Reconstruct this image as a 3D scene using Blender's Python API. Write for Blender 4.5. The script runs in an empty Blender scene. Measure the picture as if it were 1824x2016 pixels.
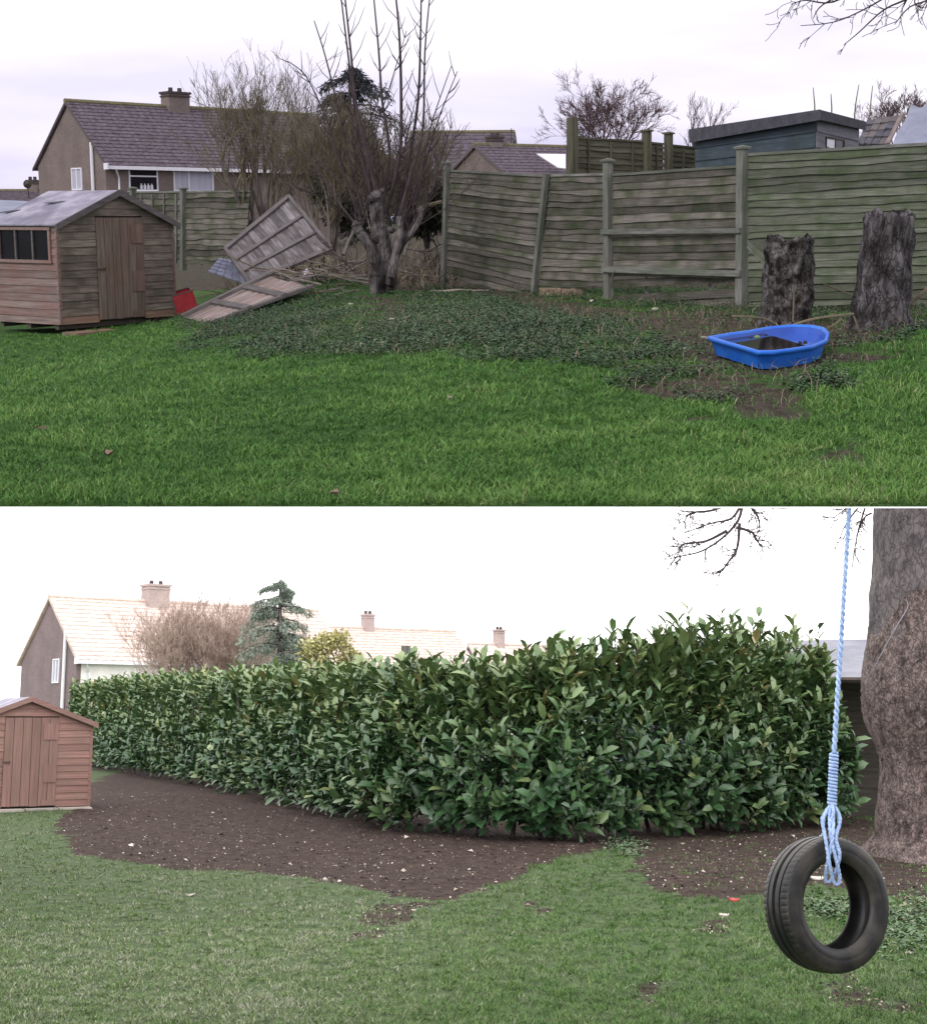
import bpy, math, random
import numpy as np
from mathutils import Vector, Matrix
R = math.radians
sc = bpy.context.scene
C = sc.collection

# ------------------------------------------------------------------ frames
# The picture shows the same garden twice, one view above the other: an upper
# garden on a terrace and a lower garden on ground that falls away beneath it.
F, V0 = 2800.0, 917.0
class Frame:
    def __init__(s, vh, hc):
        s.a = math.atan((vh - V0) / F); s.h = hc      # a < 0 : camera looks down in this frame
    def ray(s, u, v):
        x, z = (u - 912.0) / F, (V0 - v) / F
        ca, sa = math.cos(s.a), math.sin(s.a)
        return Vector((x, ca - z * sa, sa + z * ca))
    def at(s, u, v, y):
        d = s.ray(u, v); k = y / d.y
        return Vector((d.x * k, y, s.h + d.z * k))
    def ground(s, u, v, lim=120.0):
        d = s.ray(u, v); d = d / d.y
        y = 3.0
        while y < lim:
            if s.h + d.z * y <= s.zg(d.x * y, y): break
            y += 0.02 + y * 0.002
        return Vector((d.x * y, y, float(s.zg(d.x * y, y))))
    def plane(s, p, q, u, v):
        """pixel -> (t along p>q in metres, z) on the vertical plane through p and q"""
        ex = Vector((q[0] - p[0], q[1] - p[1])); ex.normalize()
        d = s.ray(u, v)
        # d.xy*k = p + ex*t
        det = d.x * (-ex.y) + ex.x * d.y
        k = (p[0] * (-ex.y) + ex.x * p[1]) / det
        t = (d.x * k - p[0]) * ex.x + (d.y * k - p[1]) * ex.y
        return t, s.h + d.z * k
    def onplane(s, o, n, u, v):
        d = s.ray(u, v); c = Vector((0, 0, s.h))
        k = (o - c).dot(n) / d.dot(n)
        return c + d * k
def sm(a, b, x):
    t = np.clip((np.asarray(x, float) - a) / (b - a), 0, 1)
    return t * t * (3 - 2 * t)
def wob(x, y, s=1.0, k=0):
    x = np.asarray(x, float) * s + k * 1.7; y = np.asarray(y, float) * s - k * 2.3
    return (np.sin(1.7 * x + .6 * np.sin(1.3 * y + k)) + np.sin(2.3 * y + .8 * np.sin(1.1 * x)) + np.sin(1.1 * x - 1.9 * y + k)
            + .6 * np.sin(3.7 * x + 2.9 * y) + .5 * np.sin(-4.3 * x + 5.1 * y)) / 4.1
U = Frame(420, 1.5)
L = Frame(1415, 1.6)
EDGE = 6.2
def zU(x, y):
    far = -0.28 + 0.70 * sm(-6.5, 0.5, x)
    s = sm(6.6, 13.0, y)
    far = far + .18 * sm(3.4, 5.5, x) * sm(8, 11, y) * (1 - sm(14, 17, y))
    far = far + .36 * np.exp(-(((np.asarray(x, float) + 2.5) / 1.15) ** 2 + ((np.asarray(y, float) - 22.3) / 1.5) ** 2))      # bank of cut branches
    far = far - .13 * sm(14, 18, y) * sm(-1.6, .2, x)
    return EZ * (1 - s) + s * far + (.02 * wob(x, y, .9) + .013 * wob(x, y, 2.7, 3) + .007 * wob(x, y, 6.1, 7)) * sm(6.3, 7.6, y)
_d = U.ray(912, 998); EZ = U.h + _d.z / _d.y * EDGE
def zL(x, y):
    return .10 * np.exp(-(((np.asarray(x) - 2.3) / 1.6) ** 2 + ((np.asarray(y) - 14.5) / 2.2) ** 2)) + .025 * wob(x, y, .7, 3) + .012 * wob(x, y, 2.5, 5) + .006 * wob(x, y, 6.3, 2)
U.zg, L.zg = zU, zL
TL = (Matrix.Translation((0, 0, U.h)) @ Matrix.Rotation(U.a - L.a, 4, 'X') @ Matrix.Translation((0, 0, -L.h)))

# ------------------------------------------------------------------ camera, sky, sun
cam_d = bpy.data.cameras.new('camera'); cam = bpy.data.objects.new('camera', cam_d); C.objects.link(cam)
cam_d.sensor_fit = 'HORIZONTAL'; cam_d.sensor_width = 36; cam_d.lens = 36 * F / 1824
cam_d.shift_y = -(1008 - V0) / 1824; cam_d.clip_end = 2000; cam_d.clip_start = .05
cam.location = (0, 0, U.h); cam.rotation_euler = (math.pi / 2 + U.a, 0, 0)
sc.camera = cam

SUN_EL, SUN_AZ = 38.0, 215.0       # soft veiled sun behind the camera, to the left
w = bpy.data.worlds.new('World'); sc.world = w; w.use_nodes = True
nt = w.node_tree; nt.nodes.clear()
def N(t, ty, **kw):
    n = t.nodes.new(ty)
    for k, v in kw.items(): setattr(n, k, v)
    return n
out = N(nt, 'ShaderNodeOutputWorld')
sky = N(nt, 'ShaderNodeTexSky', sky_type='NISHITA', sun_disc=False, sun_elevation=R(SUN_EL), sun_rotation=R(SUN_AZ))
bg1 = N(nt, 'ShaderNodeBackground'); bg1.inputs[1].default_value = .07
nt.links.new(sky.outputs[0], bg1.inputs[0])
tc = N(nt, 'ShaderNodeTexCoord')
mp = N(nt, 'ShaderNodeMapping'); mp.inputs['Scale'].default_value = (2.2, 2.2, 11)
mp.inputs['Location'].default_value = (1.3, .4, .2)
nz = N(nt, 'ShaderNodeTexNoise'); nz.inputs['Scale'].default_value = 1.6; nz.inputs['Detail'].default_value = 5; nz.inputs['Roughness'].default_value = .48
nt.links.new(tc.outputs['Generated'], mp.inputs[0]); nt.links.new(mp.outputs[0], nz.inputs[0])
sx = N(nt, 'ShaderNodeSeparateXYZ'); nt.links.new(tc.outputs['Generated'], sx.inputs[0])
ad = N(nt, 'ShaderNodeMath', operation='MULTIPLY_ADD'); ad.inputs[1].default_value = 2.1; nt.links.new(sx.outputs[2], ad.inputs[0])
nt.links.new(nz.outputs[0], ad.inputs[2])
cr = N(nt, 'ShaderNodeValToRGB')
e = cr.color_ramp.elements
e[0].position = .40; e[0].color = (.45, .44, .64, 1)
e[1].position = .80; e[1].color = (.85, .81, .90, 1)
m_ = e.new(.56); m_.color = (.67, .63, .79, 1)
nt.links.new(ad.outputs[0], cr.inputs[0])
bg2 = N(nt, 'ShaderNodeBackground'); bg2.inputs[1].default_value = 1.12
nt.links.new(cr.outputs[0], bg2.inputs[0])
mx = N(nt, 'ShaderNodeMixShader'); mx.inputs[0].default_value = .93       # thin cloud over the blue
nt.links.new(bg1.outputs[0], mx.inputs[1]); nt.links.new(bg2.outputs[0], mx.inputs[2]); nt.links.new(mx.outputs[0], out.inputs[0])

sd = bpy.data.lights.new('sun', 'SUN'); sd.energy = 1.3; sd.angle = R(12); sd.color = (1, .97, .95)
sun = bpy.data.objects.new('sun', sd); C.objects.link(sun)
az = R(SUN_AZ); el = R(SUN_EL)
sv = Vector((math.sin(az) * math.cos(el), math.cos(az) * math.cos(el), math.sin(el)))
sun.rotation_euler = sv.to_track_quat('Z', 'Y').to_euler()
vs = sc.view_settings; vs.view_transform = 'Standard'; vs.look = 'None'; vs.exposure = 0.28; vs.gamma = 1; vs.use_curve_mapping = False
sc.render.engine = 'CYCLES'
sc.cycles.max_bounces = 6; sc.cycles.diffuse_bounces = 3; sc.cycles.glossy_bounces = 3; sc.cycles.transparent_max_bounces = 6
sc.cycles.use_denoising = True
try: sc.cycles.denoiser = 'OPENIMAGEDENOISE'
except Exception: pass

# ------------------------------------------------------------------ materials
def mk(name, c1, c2=None, scale=6, rough=.8, bump=.25, stretch=(1, 1, 1), rand=.18, spec=.3, stain=None, sscale=1.3, samt=.7, detail=6, tint=None, bscale=None, lo=.35, hi=.65, metal=0, crack=None):
    m = bpy.data.materials.new(name); m.use_nodes = True; t = m.node_tree; b = t.nodes['Principled BSDF']
    b.inputs['Roughness'].default_value = rough; b.inputs['Specular IOR Level'].default_value = spec; b.inputs['Metallic'].default_value = metal
    tc = N(t, 'ShaderNodeTexCoord'); mp = N(t, 'ShaderNodeMapping'); mp.inputs['Scale'].default_value = stretch
    t.links.new(tc.outputs['Object'], mp.inputs[0])
    oi = N(t, 'ShaderNodeObjectInfo')
    of = N(t, 'ShaderNodeVectorMath', operation='ADD'); cb = N(t, 'ShaderNodeCombineXYZ')
    mu = N(t, 'ShaderNodeMath', operation='MULTIPLY'); mu.inputs[1].default_value = 37.0
    t.links.new(oi.outputs['Random'], mu.inputs[0])
    for i in range(3): t.links.new(mu.outputs[0], cb.inputs[i])
    t.links.new(mp.outputs[0], of.inputs[0]); t.links.new(cb.outputs[0], of.inputs[1])
    nz = N(t, 'ShaderNodeTexNoise'); nz.inputs['Scale'].default_value = scale; nz.inputs['Detail'].default_value = detail; nz.inputs['Roughness'].default_value = .62
    t.links.new(of.outputs[0], nz.inputs[0])
    cr = N(t, 'ShaderNodeValToRGB'); e = cr.color_ramp.elements
    e[0].position = lo; e[1].position = hi; e[0].color = (*c1, 1); e[1].color = (*(c2 or c1), 1)
    t.links.new(nz.outputs[0], cr.inputs[0]); col = cr.outputs[0]
    if stain:
        n2 = N(t, 'ShaderNodeTexNoise'); n2.inputs['Scale'].default_value = sscale; n2.inputs['Detail'].default_value = 4
        o2 = N(t, 'ShaderNodeVectorMath', operation='ADD'); t.links.new(tc.outputs['Object'], o2.inputs[0]); t.links.new(cb.outputs[0], o2.inputs[1])
        t.links.new(o2.outputs[0], n2.inputs[0])
        r2 = N(t, 'ShaderNodeMapRange'); r2.inputs['From Min'].default_value = .42; r2.inputs['From Max'].default_value = .66; r2.inputs['To Max'].default_value = samt
        t.links.new(n2.outputs[0], r2.inputs[0])
        mx = N(t, 'ShaderNodeMixRGB'); mx.inputs[2].default_value = (*stain, 1)
        t.links.new(r2.outputs[0], mx.inputs[0]); t.links.new(col, mx.inputs[1]); col = mx.outputs[0]
    ck = None
    if crack:                 # fissures between bark plates
        dw = N(t, 'ShaderNodeTexNoise'); dw.inputs['Scale'].default_value = crack * .9; dw.inputs['Detail'].default_value = 4; t.links.new(of.outputs[0], dw.inputs[0])
        ma = N(t, 'ShaderNodeVectorMath', operation='MULTIPLY_ADD'); ma.inputs[1].default_value = (.22, .22, .22); t.links.new(dw.outputs['Color'], ma.inputs[0]); t.links.new(of.outputs[0], ma.inputs[2])
        vo = N(t, 'ShaderNodeTexVoronoi', feature='DISTANCE_TO_EDGE'); vo.inputs['Scale'].default_value = crack; t.links.new(ma.outputs[0], vo.inputs[0])
        ck = N(t, 'ShaderNodeMapRange'); ck.inputs['From Min'].default_value = 0; ck.inputs['From Max'].default_value = .11; ck.inputs['To Min'].default_value = .5; t.links.new(vo.outputs['Distance'], ck.inputs[0])
        mm = N(t, 'ShaderNodeMixRGB', blend_type='MULTIPLY'); mm.inputs[0].default_value = .6; t.links.new(col, mm.inputs[1]); t.links.new(ck.outputs[0], mm.inputs[2]); col = mm.outputs[0]
    if tint is not None:      # per-leaf tint stored on the mesh
        at = N(t, 'ShaderNodeAttribute', attribute_name='tint')
        c_ = N(t, 'ShaderNodeValToRGB'); e = c_.color_ramp.elements
        while len(e) < len(tint): e.new(.5)
        for i, (p, c) in enumerate(tint): e[i].position = p; e[i].color = (*c, 1)
        t.links.new(at.outputs['Fac'], c_.inputs[0])
        mx = N(t, 'ShaderNodeMixRGB', blend_type='MULTIPLY'); mx.inputs[0].default_value = 1
        t.links.new(c_.outputs[0], mx.inputs[1]); t.links.new(col, mx.inputs[2]); col = mx.outputs[0]
    if rand:
        hs = N(t, 'ShaderNodeHueSaturation'); mr = N(t, 'ShaderNodeMapRange'); mr.inputs['To Min'].default_value = 1 - rand; mr.inputs['To Max'].default_value = 1 + rand
        t.links.new(oi.outputs['Random'], mr.inputs[0]); t.links.new(mr.outputs[0], hs.inputs['Value']); t.links.new(col, hs.inputs['Color']); col = hs.outputs[0]
    t.links.new(col, b.inputs['Base Color'])
    if bump:
        bp = N(t, 'ShaderNodeBump'); bp.inputs['Strength'].default_value = bump; bp.inputs['Distance'].default_value = .02
        src = nz.outputs[0]
        if bscale:
            n3 = N(t, 'ShaderNodeTexNoise'); n3.inputs['Scale'].default_value = bscale; n3.inputs['Detail'].default_value = 5
            t.links.new(of.outputs[0], n3.inputs[0]); src = n3.outputs[0]
        if ck is not None:
            sm_ = N(t, 'ShaderNodeMath', operation='MULTIPLY_ADD'); sm_.inputs[1].default_value = .8; t.links.new(ck.outputs[0], sm_.inputs[0]); t.links.new(src, sm_.inputs[2]); src = sm_.outputs[0]; bp.inputs['Distance'].default_value = .035
        t.links.new(src, bp.inputs['Height']); t.links.new(bp.outputs[0], b.inputs['Normal'])
    return m
def brick_mat(name, c1, c2, mortar):
    m = bpy.data.materials.new(name); m.use_nodes = True; t = m.node_tree; b = t.nodes['Principled BSDF']; b.inputs['Roughness'].default_value = .9
    tc = N(t, 'ShaderNodeTexCoord'); s = N(t, 'ShaderNodeSeparateXYZ'); t.links.new(tc.outputs['Object'], s.inputs[0])
    ad = N(t, 'ShaderNodeMath', operation='ADD'); t.links.new(s.outputs[0], ad.inputs[0]); t.links.new(s.outputs[1], ad.inputs[1])
    cb = N(t, 'ShaderNodeCombineXYZ'); t.links.new(ad.outputs[0], cb.inputs[0]); t.links.new(s.outputs[2], cb.inputs[1])
    br = N(t, 'ShaderNodeTexBrick'); br.inputs['Scale'].default_value = 4.4; br.inputs['Mortar Size'].default_value = .025
    br.inputs['Color1'].default_value = (*c1, 1); br.inputs['Color2'].default_value = (*c2, 1); br.inputs['Mortar'].default_value = (*mortar, 1)
    t.links.new(cb.outputs[0], br.inputs[0])
    nz = N(t, 'ShaderNodeTexNoise'); nz.inputs['Scale'].default_value = .9; nz.inputs['Detail'].default_value = 6; t.links.new(tc.outputs['Object'], nz.inputs[0])
    mr = N(t, 'ShaderNodeMapRange'); mr.inputs['To Min'].default_value = .65; mr.inputs['To Max'].default_value = 1.3; t.links.new(nz.outputs[0], mr.inputs[0])
    hs = N(t, 'ShaderNodeHueSaturation'); t.links.new(mr.outputs[0], hs.inputs['Value']); t.links.new(br.outputs[0], hs.inputs['Color']); t.links.new(hs.outputs[0], b.inputs['Base Color'])
    bp = N(t, 'ShaderNodeBump'); bp.inputs['Strength'].default_value = .4; bp.inputs['Distance'].default_value = .01; t.links.new(br.outputs['Fac'], bp.inputs['Height']); bp.invert = True
    t.links.new(bp.outputs[0], b.inputs['Normal'])
    return m
def ground_mat(name, g1, g2, s1, s2, frost=None):
    """turf and bare soil, mixed by the soil attribute of the mesh"""
    m = bpy.data.materials.new(name); m.use_nodes = True; t = m.node_tree; b = t.nodes['Principled BSDF']; b.inputs['Roughness'].default_value = .95; b.inputs['Specular IOR Level'].default_value = .15
    tc = N(t, 'ShaderNodeTexCoord')
    def ramp(scale, a, c, det=8, lo=.36, hi=.64):
        nz = N(t, 'ShaderNodeTexNoise'); nz.inputs['Scale'].default_value = scale; nz.inputs['Detail'].default_value = det; nz.inputs['Roughness'].default_value = .68
        t.links.new(tc.outputs['Object'], nz.inputs[0]); r = N(t, 'ShaderNodeValToRGB'); e = r.color_ramp.elements
        e[0].position = lo; e[1].position = hi; e[0].color = (*a, 1); e[1].color = (*c, 1); t.links.new(nz.outputs[0], r.inputs[0]); return nz, r
    _, rg = ramp(9, g1, g2); ns, rs = ramp(7, s1, s2)
    at = N(t, 'ShaderNodeAttribute', attribute_name='soil')
    n2 = N(t, 'ShaderNodeTexNoise'); n2.inputs['Scale'].default_value = 6; n2.inputs['Detail'].default_value = 7; t.links.new(tc.outputs['Object'], n2.inputs[0])
    ad = N(t, 'ShaderNodeMath', operation='ADD'); t.links.new(at.outputs['Fac'], ad.inputs[0]); t.links.new(n2.outputs[0], ad.inputs[1])
    mr = N(t, 'ShaderNodeMapRange'); mr.inputs['From Min'].default_value = .86; mr.inputs['From Max'].default_value = 1.12; t.links.new(ad.outputs[0], mr.inputs[0])
    mx = N(t, 'ShaderNodeMixRGB'); t.links.new(mr.outputs[0], mx.inputs[0]); t.links.new(rg.outputs[0], mx.inputs[1]); t.links.new(rs.outputs[0], mx.inputs[2])
    t.links.new(mx.outputs[0], b.inputs['Base Color'])
    bp = N(t, 'ShaderNodeBump'); bp.inputs['Strength'].default_value = .9; bp.inputs['Distance'].default_value = .05
    n3 = N(t, 'ShaderNodeTexNoise'); n3.inputs['Scale'].default_value = 16; n3.inputs['Detail'].default_value = 8; n3.inputs['Roughness'].default_value = .7; t.links.new(tc.outputs['Object'], n3.inputs[0])
    t.links.new(n3.outputs[0], bp.inputs['Height']); t.links.new(bp.outputs[0], b.inputs['Normal'])
    return m
def emit(name, c, s):
    m = bpy.data.materials.new(name); m.use_nodes = True; t = m.node_tree; t.nodes.clear()
    o = N(t, 'ShaderNodeOutputMaterial'); e = N(t, 'ShaderNodeEmission'); e.inputs[0].default_value = (*c, 1); e.inputs[1].default_value = s; t.links.new(e.outputs[0], o.inputs[0]); return m
WG = (9, 60, 60)   # wood grain: x runs along the board
M = {}
M['fence'] = mk('weathered_fence_wood', (.074, .066, .056), (.19, .175, .150), 1.0, .9, .5, (2.6, 60, 60), .38, .15, stain=(.048, .062, .030), sscale=3.0, samt=.85, detail=9, lo=.30, hi=.70)
M['fence_green'] = mk('algae_green_fence_wood', (.070, .076, .056), (.165, .175, .135), 1.0, .9, .5, (2.6, 60, 60), .28, .15, stain=(.058, .082, .036), sscale=3.2, samt=.75, detail=9, lo=.30, hi=.70)
M['fence_back'] = mk('olive_fence_wood', (.06, .058, .04), (.13, .125, .085), 1.0, .9, .5, (1.6, 22, 22), .18, .15)
M['post'] = mk('grey_post_wood', (.11, .11, .10), (.22, .22, .20), 1.0, .9, .5, (3, 25, 25), .12, .15, stain=(.09, .11, .07))
M['shed'] = mk('old_shed_boards', (.12, .098, .08), (.26, .215, .172), 1.0, .85, .5, (2.4, 40, 40), .24, .2, stain=(.09, .08, .06), sscale=3, samt=.8)
M['shed_side'] = mk('red_worn_boards', (.14, .10, .09), (.24, .19, .17), 1.0, .85, .5, (1.8, 24, 24), .2, .2, stain=(.19, .09, .075), sscale=1.6, samt=.55)
M['shed_door'] = mk('old_door_boards', (.115, .09, .07), (.21, .165, .135), 1.0, .85, .5, (1.8, 24, 24), .12, .2, stain=(.16, .085, .06), sscale=1.4, samt=.5)
M['shed_patch'] = mk('reddish_board', (.135, .088, .072), (.20, .135, .11), 1.0, .85, .4, (1.8, 24, 24), .1, .2, stain=(.13, .10, .08))
M['shed_low'] = mk('orange_base_board', (.20, .125, .085), (.30, .20, .15), 1.0, .85, .4, (1.8, 24, 24), .1, .2, stain=(.15, .12, .095))
M['red_shed'] = mk('red_brown_boards', (.23, .125, .105), (.37, .215, .185), 1.0, .8, .4, (1.2, 30, 30), .14, .25, stain=(.22, .15, .125), samt=.6)
M['red_door'] = mk('red_brown_door', (.23, .125, .11), (.32, .195, .175), 1.0, .8, .4, (1.2, 30, 30), .08, .25, stain=(.19, .14, .10), samt=.6)
M['felt'] = mk('grey_roof_felt', (.22, .21, .26), (.40, .38, .44), 3, .95, .3, rand=.05, stain=(.14, .13, .17), sscale=2)
M['felt_dark'] = mk('dark_roof_felt', (.05, .05, .06), (.09, .09, .105), 5, .9, .3, rand=.05)
M['dark'] = mk('dark_interior', (.012, .011, .011), (.02, .018, .016), 4, .9, 0, rand=0)
M['dark_wood'] = mk('damp_dark_wood', (.05, .042, .036), (.09, .078, .066), 1, .9, .3, (2, 20, 20), .15)
M['panel_back'] = mk('grey_lap_boards', (.10, .09, .09), (.25, .23, .235), 1, .85, .4, (2.2, 18, 18), .3, .2, stain=(.08, .068, .06), sscale=3)
M['panel_frame'] = mk('grey_brown_battens', (.085, .075, .075), (.15, .135, .13), 1, .9, .4, (3, 25, 25), .12)
M['door_boards'] = mk('weathered_pinkish_boards', (.17, .14, .125), (.36, .30, .275), 1, .85, .4, (2, 20, 20), .25, stain=(.15, .095, .08), sscale=2.2)
M['shingle'] = mk('blue_grey_shingle', (.12, .13, .19), (.20, .21, .28), 6, .7, .2, rand=.15)
M['brick'] = brick_mat('brown_brick', (.150, .112, .098), (.20, .155, .135), (.23, .205, .19))
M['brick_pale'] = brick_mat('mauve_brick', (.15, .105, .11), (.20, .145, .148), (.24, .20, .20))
M['brick_sun'] = brick_mat('glare_pale_brick', (.82, .78, .74), (.86, .83, .79), (.87, .85, .83))  # front walls: overexposed glare put into the brick colour
M['tile'] = mk('purple_brown_tiles', (.062, .048, .062), (.12, .095, .115), 3.2, .8, .4, rand=.06, stain=(.20, .175, .19), sscale=5, samt=.4)
M['tile_moss'] = mk('mossy_ridge_tile', (.12, .11, .06), (.19, .17, .10), 6, .9, .3)
M['tile_sun'] = mk('glare_pale_tiles', (.50, .39, .345), (.66, .54, .485), 3, .8, .2, rand=.05)  # roof glare of the lower view painted in as pale tile colour
M['chimney_glare'] = brick_mat('glare_pale_chimney_brick', (.34, .25, .235), (.42, .32, .30), (.5, .44, .42))  # lighter copy of the gable brick, with the glare in its colour
M['upvc'] = mk('white_plastic', (.72, .72, .76), (.8, .8, .84), 4, .4, 0, rand=.03)
M['glass'] = mk('dark_window_glass', (.006, .006, .008), (.012, .012, .015), 2, .3, 0, rand=0, spec=.12)
M['curtain'] = mk('pale_net_curtain', (.34, .34, .42), (.5, .5, .58), 1, .9, .5, (26, 26, .2), .05)
M['pot'] = mk('dark_clay', (.05, .04, .04), (.09, .07, .065), 8, .9, .2)
M['bark'] = mk('grey_brown_bark', (.022, .018, .017), (.13, .11, .105), 6, .9, .9, (1, 1, .3), 0, .15, stain=(.20, .185, .185), sscale=4, samt=.5, lo=.4, hi=.6, crack=9)
M['bark_pale'] = mk('pale_grey_bark', (.12, .105, .095), (.24, .21, .195), 9, .9, .6, (1, 1, .35), .1, .15)
M['twig'] = mk('dark_twigs', (.035, .026, .028), (.07, .052, .052), 5, .9, 0, rand=.1)
M['twig_olive'] = mk('olive_brown_twigs', (.10, .085, .055), (.18, .155, .105), 5, .9, 0, rand=.1)
M['twig_red'] = mk('reddish_twigs', (.11, .07, .075), (.17, .115, .115), 5, .9, 0, rand=.1)
M['twig_sun'] = mk('pale_sunlit_twigs', (.32, .235, .20), (.48, .375, .325), 5, .9, 0, rand=.1)  # sunlight on the lower bushes painted into the twig tone
M['stump'] = mk('rotten_stump_bark', (.007, .006, .005), (.05, .042, .036), 7, .9, 1.0, (1, 1, .5), .05, .2, stain=(.28, .26, .25), sscale=9, samt=.6, lo=.42, hi=.66, crack=14)
M['stump_pale'] = mk('grey_stump_bark', (.035, .030, .030), (.20, .185, .19), 8, .9, 1.0, (1, 1, .4), .05, .2, stain=(.018, .014, .012), sscale=2.6, samt=.85, lo=.38, hi=.64, crack=14)
M['big_bark'] = mk('flaking_bark', (.06, .045, .042), (.26, .20, .185), 10, .9, 1.0, (1, 1, .6), 0, .2, stain=(.22, .17, .155), sscale=6, samt=.6, bscale=26, lo=.36, hi=.64, crack=17)
M['big_bark_dark'] = mk('smooth_slate_bark', (.06, .053, .058), (.16, .14, .142), 9, .88, .8, (1, 1, .45), 0, .2, stain=(.18, .155, .15), sscale=3, samt=.5, bscale=22, crack=13)
M['grass'] = mk('lawn_grass', (1, 1, 1), None, 1, .6, 0, rand=0, spec=.2, tint=[(0, (.026, .074, .017)), (.5, (.084, .200, .039)), (.85, (.175, .305, .072)), (1, (.29, .34, .14))])
M['grass_low'] = mk('frosty_grass', (1, 1, 1), None, 1, .7, 0, rand=0, spec=.2, tint=[(0, (.026, .056, .016)), (.35, (.066, .140, .030)), (.58, (.125, .19, .06)), (.78, (.18, .205, .125)), (1, (.34, .34, .26))])
M['weed'] = mk('weed_leaves', (1, 1, 1), None, 1, .6, 0, rand=0, spec=.3, tint=[(0, (.022, .036, .022)), (.5, (.055, .098, .050)), (.85, (.10, .165, .078)), (1, (.19, .20, .12))])
M['dead'] = mk('dead_stems', (1, 1, 1), None, 1, .8, 0, rand=0, tint=[(0, (.06, .045, .035)), (.5, (.15, .115, .08)), (1, (.34, .28, .20))])
M['litter'] = mk('leaf_litter', (1, 1, 1), None, 1, .8, 0, rand=0, tint=[(0, (.10, .075, .065)), (.5, (.28, .22, .18)), (1, (.62, .54, .48))])
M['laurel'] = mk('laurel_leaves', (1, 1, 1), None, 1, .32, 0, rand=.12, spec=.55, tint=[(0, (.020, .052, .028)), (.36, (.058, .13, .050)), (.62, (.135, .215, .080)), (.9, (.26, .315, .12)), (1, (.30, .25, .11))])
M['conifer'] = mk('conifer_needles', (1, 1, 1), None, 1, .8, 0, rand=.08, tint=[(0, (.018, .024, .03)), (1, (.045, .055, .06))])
M['conifer_flare'] = mk('flare_pale_needles', (1, 1, 1), None, 1, .8, 0, rand=.08, tint=[(0, (.15, .19, .15)), (1, (.33, .38, .31))])  # paleness of lens flare put into the needle tint
M['evergreen'] = mk('evergreen_leaves', (1, 1, 1), None, 1, .7, 0, rand=.08, tint=[(0, (.020, .024, .018)), (.7, (.045, .05, .035)), (1, (.09, .09, .06))])
M['gold_leaf'] = mk('golden_leaves', (1, 1, 1), None, 1, .6, 0, rand=.08, tint=[(0, (.20, .17, .06)), (.6, (.42, .40, .16)), (1, (.62, .58, .32))])
M['pool'] = mk('blue_plastic', (.010, .13, .62), (.025, .19, .72), 3, .42, .08, rand=0, spec=.4, stain=(.05, .14, .42), sscale=6, samt=.35)
M['pool_in'] = mk('blue_plastic_wet', (.008, .06, .34), (.012, .085, .45), 3, .4, .05, rand=0, spec=.5)
M['water'] = mk('stagnant_water', (.006, .006, .007), (.014, .012, .011), 2, .06, .03, rand=0, spec=.5)
M['ball'] = mk('faded_green_ball', (.13, .20, .06), (.2, .27, .1), 20, .9, .2)
M['red'] = mk('faded_red_paint', (.42, .03, .04), (.50, .06, .07), 5, .5, .05, rand=.05)
M['teal'] = mk('slate_blue_boards', (.045, .065, .085), (.085, .115, .14), 1, .85, .4, (1.6, 22, 22), .12, stain=(.04, .06, .06))
M['grey_board'] = mk('grey_purple_boards', (.12, .12, .135), (.19, .19, .205), 1, .85, .4, (1.6, 22, 22), .12)
M['tarp'] = mk('blue_grey_tarpaulin', (.17, .19, .26), (.26, .28, .35), 2, .6, .3, rand=.03)
M['grey_roof'] = mk('grey_sheet_roof', (.13, .13, .16), (.19, .19, .225), 2, .7, .1, rand=.05)
M['stone'] = mk('pale_stone', (.36, .32, .26), (.6, .56, .5), 14, .85, .3, rand=.3)
M['plastic_bag'] = mk('lilac_white_plastic', (.62, .58, .72), (.75, .72, .82), 8, .5, .4)
M['rope'] = mk('pale_blue_rope', (.19, .29, .50), (.36, .47, .66), 26, .8, .5, rand=.05)
M['tyre'] = mk('dusty_black_rubber', (.006, .006, .007), (.014, .0135, .0145), 9, .5, .15, rand=0, spec=.4, stain=(.070, .062, .046), sscale=6, samt=.55)
M['paving'] = mk('concrete_edge', (.33, .29, .26), (.46, .42, .38), 9, .9, .3)
M['metal'] = mk('dark_rusty_metal', (.04, .035, .03), (.08, .06, .05), 9, .6, .2)
M['groundU'] = ground_mat('upper_turf_and_soil', (.03, .075, .017), (.06, .14, .026), (.034, .026, .021), (.10, .076, .058))
M['groundL'] = ground_mat('lower_turf_and_soil', (.05, .078, .036), (.10, .135, .062), (.028, .0185, .0155), (.074, .050, .041))
M['sky_low'] = emit('white_overcast_sky', (1, .985, 1), 2.3)
M['hill'] = mk('far_hill', (.16, .20, .24), (.22, .25, .30), .02, .9, 0)
M['leaf_red'] = mk('red_dead_leaf', (.42, .03, .04), (.5, .06, .05), 5, .6, 0)

# ------------------------------------------------------------------ builders
LOWER = []
PLACE = ['U']
def reg(o):
    if PLACE[0] == 'L' and o.parent is None: LOWER.append(o)
def tag(o, label=None, cat=None, group=None, kind=None):
    if label: o['label'] = label
    if cat: o['category'] = cat
    if group: o['group'] = group
    if kind: o['kind'] = kind
    return o
def thing(name, loc=(0, 0, 0), rz=0, label=None, cat=None, group=None):
    o = bpy.data.objects.new(name, None); C.objects.link(o); o.location = loc; o.rotation_euler = (0, 0, rz); o.empty_display_size = .2
    reg(o); return tag(o, label, cat, group)
def link(name, me, mat, parent=None, mw=None, smooth=False):
    o = bpy.data.objects.new(name, me); C.objects.link(o)
    if mat is not None and not me.materials: me.materials.append(M[mat] if isinstance(mat, str) else mat)
    if parent is not None: o.parent = parent
    if mw is not None: o.matrix_local = mw
    if smooth: me.polygons.foreach_set('use_smooth', [True] * len(me.polygons))
    reg(o); return o
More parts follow.
